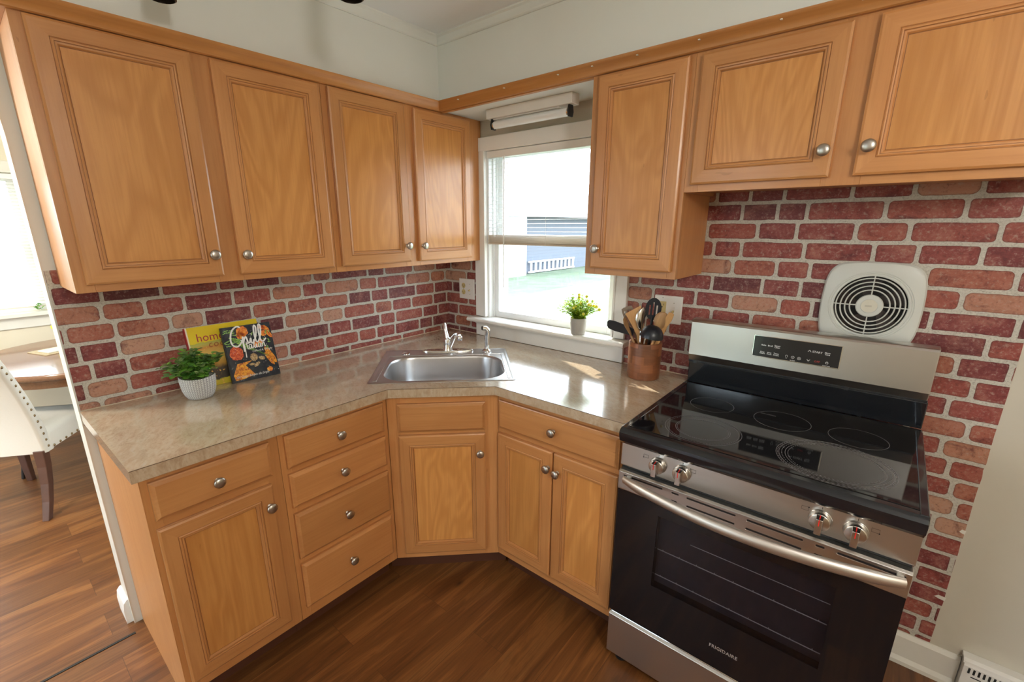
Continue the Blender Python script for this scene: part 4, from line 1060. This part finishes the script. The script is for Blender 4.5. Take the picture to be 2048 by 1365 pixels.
for k in range(16):
    x_, z_ = random.uniform(.006, .048), random.uniform(.150, .215); a = random.uniform(-.6, .9); stalks.append(blob(x_, z_, .011, .0022, 8, .05, a))
for k in range(12): stalks.append(blob(random.uniform(.1, .18), random.uniform(.12, .225), .007, .0025, 8, .1, random.uniform(0, 3)))
art('cover_picture', stalks, GRN, -.0007)
art('cover_specks', [blob(random.uniform(.004, .184), random.uniform(.004, .226), .0011, .0011, 6) for _ in range(60)], WHITE_MARK, -.0008)
WT = plain('white_title', (.80,.79,.76), .4)
# script title drawn with strokes
def script(strokes, ox_, oz_, s, w0):
    g = G()
    for stv in strokes:
        P = [Vector((ox_+a*s, -.0012, oz_+b*s)) for a, b in stv]
        # smooth
        Q = []
        for i in range(len(P)-1):
            p0, p1, p2, p3 = P[max(i-1, 0)], P[i], P[i+1], P[min(i+2, len(P)-1)]
            for t in (0, .25, .5, .75):
                Q.append(.5*((2*p1)+(-p0+p2)*t+(2*p0-5*p1+4*p2-p3)*t*t+(-p0+3*p1-3*p2+p3)*t*t*t))
        Q.append(P[-1]); g.tube(Q, w0*.28, 6, flat=3.4)
    return g
grill = [[(.62,.95),(.45,1.02),(.18,.80),(.05,.35),(.12,.05),(.35,-.02),(.60,.25),(.66,.45),(.62,.30),(.60,-.35)], [(.62,.10),(.72,.35),(.80,.42),(.84,.20),(.86,.08),(.95,.10)], [(.95,.10),(1.02,.32),(1.02,.06),(1.12,.06)], [(1.06,.52),(1.07,.55)],
         [(1.12,.06),(1.30,.40),(1.38,.85),(1.30,.95),(1.24,.60),(1.26,.12),(1.36,.06)], [(1.36,.06),(1.54,.42),(1.62,.88),(1.54,.98),(1.48,.62),(1.50,.14),(1.62,.06),(1.78,.20)]]
g = script(grill, .022, .148, .078, .0036); o = g.build('title_lettering', WT, b_d, rot=(0, -.13*0, 0))
ital = [[(0,.85),(.10,.30),(.06,-.75)], [(-.15,.95),(.22,.92)], [(.30,.75),(.34,.10),(.45,.02)], [(.22,.52),(.50,.56)], [(.68,.42),(.52,.40),(.48,.12),(.60,.05),(.72,.42),(.70,.10),(.80,.05)], [(.80,.05),(.98,.50),(1.0,.85),(.92,.60),(.94,.10),(1.06,.05)], [(1.06,.05),(1.14,.40),(1.16,.08),(1.26,.08)],
        [(1.18,.62),(1.19,.66)], [(1.50,.42),(1.34,.40),(1.30,.12),(1.42,.05),(1.54,.42),(1.52,.10),(1.62,.06)], [(1.66,.40),(1.66,.06)], [(1.66,.25),(1.78,.42),(1.86,.36),(1.86,.06),(2.0,.12)]]
g = script(ital, .068, .128, .044, .0021); g.build('title_lettering', WT, b_d)
text('lettering', 'Clifford A. Wright', .0125, (.096, -.0012, .113), WT, b_d, align='LEFT', shear=.3, sx=.86)
text('lettering', '100 Classic Recipes alla Griglia', .0130, (.014, -.0012, .016), WT, b_d, align='LEFT', shear=.3, sx=.80)
g = G()
for i in range(42): zz = .008+i*.0052; g.tube([(.0015+.003*cos(t), .003+.005*sin(t), zz) for t in [2*pi*k/8 for k in range(8)]], .0006, 4, closed=True)
g.build('wire_binding', IRON, b_d)

# ------------------------------------------------------------------ utensil crock
cx, cy = 1.339, -.139
CK = empty('utensil_crock', (cx, cy, CT1)); tag(CK, 'turned brown wooden crock holding kitchen utensils beside the stove', 'crock')
mw = NT('butcher_block'); s3 = mw.n('SeparateXYZ', {0: mw.oc()}); an = mw.math('ARCTAN2', s3.outputs[1], s3.outputs[0])
zr = mw.math('FLOOR', mw.math('DIVIDE', s3.outputs[2], .034)); an2 = mw.math('FLOOR', mw.math('ADD', mw.math('MULTIPLY', an, 1.3), mw.math('MULTIPLY', zr, .77)))
wn = mw.n('TexWhiteNoise', {'Vector': mw.n('CombineXYZ', {0: an2, 1: zr, 2: 0.0}).outputs[0]}, noise_dimensions='3D').outputs[0]
gr = mw.noise(mw.map(mw.oc(), (14, 14, 75)), 1, 4, .6, .8)
cw = mw.mix(gr, (.13,.042,.018), (.34,.125,.048)); cw = mw.n('HueSaturation', {'Color': cw, 'Value': mw.math('MULTIPLY_ADD', wn, .65, .62)}).outputs[0]
mw.set(col=cw, rough=.38); mw.bump(gr, .15, .001)
G().lathe([(.062, 0), (.0655, .003), (.0665, .02), (.0665, .150), (.0655, .154), (.062, .1555), (.0575, .154), (.0560, .148), (.0560, .012), (0, .012)], 48).build('body', mw.m, CK, smooth=40)
LW = wood('pale_utensil_wood', 2, (.52,.27,.09), (.66,.38,.15), (.45,.22,.07), fig=.5, rough=.5)
DW = wood('olive_utensil_wood', 2, (.30,.16,.07), (.48,.28,.12), (.16,.08,.04), fig=1.0, rough=.5)
STL = plain('bright_steel', (.62,.60,.57), .18, 1)
bz = CT1+.014
def utensil(name, lab, base, tip):
    """Empty at the foot of the tool inside the crock, local z along the tool"""
    b = Vector((cx+base[0], cy+base[1], bz)); t = Vector((cx+tip[0], cy+tip[1], tip[2])); d = (t-b)
    E = empty(name, b); E.rotation_euler = d.to_track_quat('Z', 'Y').to_euler(); tag(E, lab, 'utensil', 'utensils standing in the wooden crock'); return E, d.length
def spin(E, ang): E.rotation_euler = (E.rotation_euler.to_matrix() @ Matrix.Rotation(ang, 3, 'Z')).to_euler()
CAMP = Vector((2.07857, -1.94653, 1.5369))
def face_cam(E, off=0):
    """turn the tool about its own axis so that local -y looks into the room"""
    M3 = E.rotation_euler.to_matrix(); v = M3.inverted() @ (Vector((2.0, -1.9, 1.4))-E.location); spin(E, atan2(v.x, -v.y)*1+off) if False else spin(E, atan2(v.y, v.x)+pi/2+off)
def flat_head(g, outline, th, y=0, m=0): g.prism(outline, y-th/2, y+th/2, 1, m)
# pale wooden spatula
E, L = utensil('wooden_spatula', 'pale flat wooden spatula with a slanted top, front left in the crock', (.020, -.030), (-.056, -.010, 1.205)); face_cam(E)
g = G(); flat_head(g, [(-.006, 0), (.006, 0), (.007, L-.115), (.024, L-.085), (.033, L-.045), (.026, L+.006), (-.040, L-.018), (-.020, L-.07), (-.007, L-.115)], .005); g.build('blade', LW, E, bevel=.001)
# narrow olive wood spoon, edge-on
E, L = utensil('wooden_spoon', 'narrow wooden spoon seen edge-on, leaning left in front of the spatula', (.030, -.035), (-.085, -.038, 1.168)); face_cam(E, 1.25)
g = G(); g.tube([(0, 0, 0), (0, 0, L-.085)], .0055, 8); g.build('handle', DW, E, smooth=50)
g = G(); g.loops([[(rx*cos(a), y+.2*rx*sin(a), z) for a in [2*pi*i/16 for i in range(16)]] for rx, y, z in ((.005, 0, L-.09), (.016, .001, L-.065), (.023, .003, L-.040), (.024, .003, L-.025), (.018, .001, L-.008), (.004, 0, L))], True, True); g.build('bowl', DW, E, smooth=60)
# slotted wooden turner at the back left
E, L = utensil('slotted_turner', 'greyish wooden slotted turner at the back left of the crock', (.02, .01), (-.098, .004, 1.203)); face_cam(E)
g = G(); 
flat_head(g, [(-.005, 0), (.005, 0), (.006, L-.085), (.020, L-.070), (-.020, L-.070), (-.006, L-.085)], .005)
for a, b in ((-.024, -.015), (-.009, -.002), (.004, .011), (.016, .024)): flat_head(g, [(a, L-.072), (b, L-.072), (b, L-.014), (a, L-.014)], .0035)
flat_head(g, [(-.024, L-.016), (.024, L-.016), (.022, L-.003), (.012, L), (-.012, L), (-.022, L-.003)], .0035)
g.build('blade', plain('weathered_wood', (.23,.17,.12), .5, 0, .25, 90), E)
# black turner, blade sticking out to the left
E, L = utensil('black_turner', 'black nylon turner with its blade sticking out to the left over the window sill', (.022, -.010), (-.058, -.022, 1.095)); face_cam(E)
g = G(); g.tube([(0, 0, 0), (0, 0, L)], .0055, 8); g.build('handle', BLK_NYLON, E, smooth=50)
hm = E.rotation_euler.to_matrix().inverted()
tipw = Vector((cx-.058, cy-.022, 1.095)); out = []
B_ = empty('tmp'); bpy.data.objects.remove(B_)
dirx = Vector((-1, -.06, .16)).normalized(); upv = Vector((.15, -.25, .95)).normalized(); thv = dirx.cross(upv).normalized()
def W2L(p): return hm @ (p-E.location)
pl2 = [(0, -.016), (.02, -.021), (.085, -.023), (.112, -.019), (.121, -.008), (.121, .012), (.112, .022), (.085, .024), (.02, .018), (0, .012)]
g = G(); c0 = tipw+Vector((.012, 0, .012))
g.loops([[W2L(c0+dirx*a+upv*b+thv*(s*.0018+.00*a)) for a, b in pl2] for s in (-1, 1)], True, True); g.build('blade', BLK_NYLON, E, bevel=.0008)
# steel spoon
E, L = utensil('steel_spoon', 'steel serving spoon with a narrow curved bowl in the middle of the crock', (-.010, -.040), (-.020, -.006, 1.212)); face_cam(E, .75)
g = G(); g.tube([(0, 0, 0), (0, 0, L*.5), (0, .004, L-.10)], .0040, 8, flat=.6); g.build('handle', STL, E, smooth=50)
g = G(); g.loops([[(rx*cos(a), y+(.0016 if sin(a) > 0 else .5*rx)*sin(a)*(1 if sin(a) > 0 else 1), z) for a in [2*pi*i/18 for i in range(18)]] for rx, y, z in ((.004, .004, L-.10), (.015, .006, L-.085), (.025, .010, L-.055), (.025, .008, L-.030), (.016, .002, L-.010), (.004, -.002, L))], True, True); g.build('bowl', STL, E, smooth=60)
# black slotted spoon
E, L = utensil('slotted_spoon', 'black nylon slotted spoon, tallest tool at the back of the crock', (.0, .02), (.014, .022, 1.250)); face_cam(E)
g = G(); g.tube([(0, 0, 0), (0, 0, L-.08)], .0055, 8); g.build('handle', BLK_NYLON, E, smooth=50)
out = [(.032*cos(2*pi*i/28), L-.046+.046*sin(2*pi*i/28)) for i in range(28)]
sl = [[(a-.0028, L-.072), (a+.0028, L-.072), (a+.0028, L-.072+h), (a-.0028, L-.072+h)] for a, h in ((-.014, .042), (0, .054), (.014, .042))]
o = holed('bowl', out, sl, -.0015, .0015, BLK_NYLON, E); o.rotation_euler = (pi/2, 0, 0)
# brown wooden spoon, right
E, L = utensil('wooden_spoon', 'round-bowled brown wooden spoon tilted right behind the black ladle', (.012, -.048), (.064, .004, 1.200)); face_cam(E, .35)
g = G(); g.tube([(0, 0, 0), (0, 0, L-.07)], .0058, 8); g.build('handle', LW, E, smooth=50)
g = G(); g.loops([[(rx*cos(a), y+.28*rx*sin(a), z) for a in [2*pi*i/18 for i in range(18)]] for rx, y, z in ((.006, 0, L-.08), (.020, .001, L-.062), (.029, .003, L-.038), (.027, .003, L-.018), (.015, .001, L-.004), (.003, 0, L))], True, True); g.build('bowl', DW, E, smooth=60)
# second pale stick
E, L = utensil('wooden_spatula', 'pale wooden handle end leaning furthest right in the crock', (.0, .0), (.090, .012, 1.200)); face_cam(E)
g = G(); flat_head(g, [(-.006, 0), (.006, 0), (.010, L-.06), (.015, L-.03), (.014, L-.004), (.006, L), (-.008, L-.002), (-.012, L-.03), (-.009, L-.06)], .007); g.build('blade', LW, E, bevel=.002)
# ladle, bowl upside down over the rim
E, L = utensil('ladle', 'black ladle with its bowl hanging upside down over the front right rim of the crock', (-.008, -.050), (.022, -.052, 1.112)); 
g = G(); g.tube([(0, 0, 0), (0, 0, L)], .0038, 8); g.build('handle', STL, E, smooth=50)
R3 = E.rotation_euler.to_matrix().inverted().to_4x4()
loc_ = R3 @ (Vector((cx+.045, cy-.058, 1.106))-E.location)
g = G(); g.lathe([(.046, 0), (.0455, .006), (.042, .020), (.034, .034), (.022, .043), (.010, .047), (0, .048)], 32, M=Matrix.Translation(loc_) @ R3 @ Matrix.Rotation(.16, 4, 'Y')); o = g.build('bowl', BLK_NYLON, E, smooth=60)

# ------------------------------------------------------------------ dining room
T = empty('dining_table', (-1.89, -1.47, 0)); tag(T, 'round dark wood dining table seen through the arch', 'table')
G().lathe([(.585, .712), (.597, .720), (.600, .730), (.597, .744), (.590, .750), (0, .750)], 72).build('tabletop', TABLEM, T, smooth=40)
G().lathe([(.565, .665), (.575, .700), (.575, .712), (.54, .712), (.54, .665)], 72).build('apron', TABLEM, T, smooth=40)
for a in (-.14, -.14+pi/2, -.14+pi, -.14+1.5*pi):
    d = Vector((cos(a), sin(a), 0)); s_ = Vector((-sin(a), cos(a), 0))
    g = G(); g.tube([d*.46+s_*.10+Vector((0, 0, .665)), d*.40+s_*.08+Vector((0, 0, .35)), d*.46+s_*.09+Vector((0, 0, .012)), d*.46-s_*.09+Vector((0, 0, .012)), d*.40-s_*.08+Vector((0, 0, .35)), d*.46-s_*.10+Vector((0, 0, .665))], .010, 8)
    g.build('leg', IRON, T, smooth=50)
def leg_shape(x0, y0, x1, y1, h):
    g = G(); L = []
    for t in (0, .25, .5, .75, 1):
        s = .024-.008*t; x = x0+(x1-x0)*t*t; y = y0+(y1-y0)*t*t; L.append([(x-s, y-s, h*(1-t)), (x+s, y-s, h*(1-t)), (x+s, y+s, h*(1-t)), (x-s, y+s, h*(1-t))])
    return g.loops(L, True, True)
def make_chair():
    C_ = empty('dining_chair')                                # faces local +y, back at local -y
    for (x0, y0, x1, y1) in ((-.19, -.20, -.20, -.30), (.19, -.20, .20, -.30), (-.19, .20, -.19, .21), (.19, .20, .19, .21)):
        leg_shape(x0, y0, x1, y1, .37).build('leg', CHLEG, C_, bevel=.003)
    g = G(); L = []
    for e, z in ((.015, .355), (0, .362), (0, .440), (.006, .462), (.03, .478), (.08, .487)):
        L.append([(p[0], p[1], z) for p in rrect(-.223+e, .223-e, -.185+e, .245-e, .03)])
    g.loops(L, True, True); g.build('seat', FAB, C_, smooth=45)
    g = G(); L = []
    for i in range(15):
        t = i/14; z = .355+.66*t; back = -.235-.02*t-.20*t*t; hw_ = .222-.01*sin(pi*t)+.01*t; th = .072-.018*t
        L.append([(p[0], p[1]+.022*(p[0]/hw_)**2, z+(.045*(1-(p[0]/hw_)**2) if t > .99 else 0)) for p in rrect(-hw_, hw_, back-.0, back+th, .018, 0, 4)])
    g.loops(L, True, True); g.build('backrest', FAB, C_, smooth=45)
    me = None
    def nail(p, d):
        nonlocal me
        if me is None:
            gg = G(); gg.lathe([(.0075, 0), (.0065, .0028), (.0035, .0048), (0, .0052)], 10); o = gg.build('nailhead', BRASS, C_, smooth=60); me = o.data
        else: o = bpy.data.objects.new('nailhead', me); COL.objects.link(o); o.parent = C_
        o.location = p; o.rotation_euler = Vector(d).to_track_quat('Z', 'Y').to_euler()
    for i in range(17):
        t = (i+.4)/17; z = .37+.64*t; back = -.235-.02*t-.20*t*t; hw_ = .222-.01*sin(pi*t)+.01*t; th = .072-.018*t
        for s in (-1, 1): nail((s*(hw_-.001), back+.022+th*.40, z), (s, 0, 0))
    for i in range(9):
        y = -.15+.39*i/8
        for s in (-1, 1): nail((s*.2245, y, .372), (s, 0, 0))
    return C_
ch = make_chair(); fa_ = atan2(.60, -.80)                      # heading of the chair
ch.rotation_euler = (0, 0, fa_-pi/2)
RR = Vector((-1.19, -1.90)); f_ = Vector((-.80, .60)); r_ = Vector((.60, .80))
cc = RR-r_*.20+f_*.30
ch.location = (cc.x, cc.y, 0)
tag(ch, 'cream upholstered dining chair with brass nailheads nearest the arch', 'chair', None)
PM = empty('placemat', (-2.02, -1.68, .751), .35); tag(PM, 'woven straw placemat with a folded napkin lying on the dining table', 'placemat')
G().box(-.09, .11, -.05, .16, 0, .004).build('mat', plain('woven_straw', (.50,.40,.24), .8, 0, .4, 120, .5), PM)
G().box(-.04, .08, -.02, .10, .0045, .012).build('napkin', plain('napkin_cloth', (.72,.68,.58), .8), PM, bevel=.003)
YV = empty('yellow_flower_vase', (-2.39, -1.56, .751)); tag(YV, 'small yellow flowers in a glass at the far edge of the dining table', 'flowers')
G().lathe([(.022, 0), (.026, .03), (.020, .07)], 16).build('vase', VINYL, YV, smooth=50)
g = G(); random.seed(4)
for k in range(9): g.lathe([(0, -.008), (.011, 0), (.008, .008), (0, .01)], 8, M=Matrix.Translation((random.uniform(-.03, .03), random.uniform(-.03, .03), random.uniform(.075, .13))))
g.build('blossoms', SPRIG_Y, YV)
SL = empty('sill_sprig', (-2.59, -1.61, .946)); tag(SL, 'tiny green sprig on the dining room window sill', 'plant')
g = G(); random.seed(9)
for k in range(14): leaf(g, Vector((0, random.uniform(-.015, .015), random.uniform(.0, .05))), Vector((random.uniform(-1, 1), random.uniform(-1, 1), random.uniform(.2, 1))), Vector((0, 0, 1)), .03, .014)
mesh('leaves', g.v, g.f, LEAF, SL, fix=False)

# ------------------------------------------------------------------ baseboard heater
BH = empty('baseboard_heater', (2.478, -.0, 0)); tag(BH, 'white metal baseboard heater low on the wall at the bottom right', 'heater')
G().prism([(-.002, .02), (-.044, .02), (-.048, .026), (-.048, .130), (-.044, .140), (-.030, .144), (-.002, .144)], 0, 1.2, 0).build('housing', PLATE, BH, bevel=.001)
G().prism([(-.001, .150), (-.034, .151), (-.046, .145), (-.0475, .139), (-.001, .139)], -.003, 1.2, 0).build('top_cover', PLATE, BH)
g = G()
for i in range(100): x = .012+i*.0118; g.box(x, x+.0052, -.0490, -.0475, .106, .126)
g.build('louvre_slots', DARK, BH)
g = G()
for i in range(38): x = .022+i*.031; g.box(x, x+.024, -.0490, -.0475, .093, .0962)
g.build('lower_slots', DARK, BH)

# ------------------------------------------------------------------ outside
o = G().box(-60, 40, .6, 70, -.75, -.6).build('ground', GRASS); struct(o)
o = G().box(-40, 40, -40, -4.4, -.75, -.6).build('ground', GRASS); struct(o)
o = G().box(-40, -2.9, -4.4, .6, -.75, -.6).build('ground', GRASS); struct(o)
SH = empty('shed', (-10.75, 14.4, -.6)); tag(SH, 'grey clapboard shed with a white end, seen through the kitchen window', 'shed')
G().box(-5, 0, 0, 9, 0, 2.5).build('wall', SIDING, SH); G().box(-4.6, .45, -5.5, 0, 0, 2.5).build('white_wall', WHITE_OUT, SH)
G().prism([(-5.3, 2.5), (.7, 2.5), (-2.3, 4.0)], -5.8, 9.3, 1).build('roof', ROOFM, SH)
LD = empty('ladder', (-10.62, 15.0, -.6)); tag(LD, 'aluminium ladder lying on its side against the grey shed', 'ladder')
for zz in (.04, .50): G().box(-.04, .04, 0, 3.9, zz, zz+.07, M=Matrix.Rotation(-.0, 4, 'X')).build('rail', ALU, LD)
g = G()
for i in range(11): y = .15+i*.36; g.box(-.03, .03, y, y+.09, .08, .52)
g.build('rungs', ALU, LD)
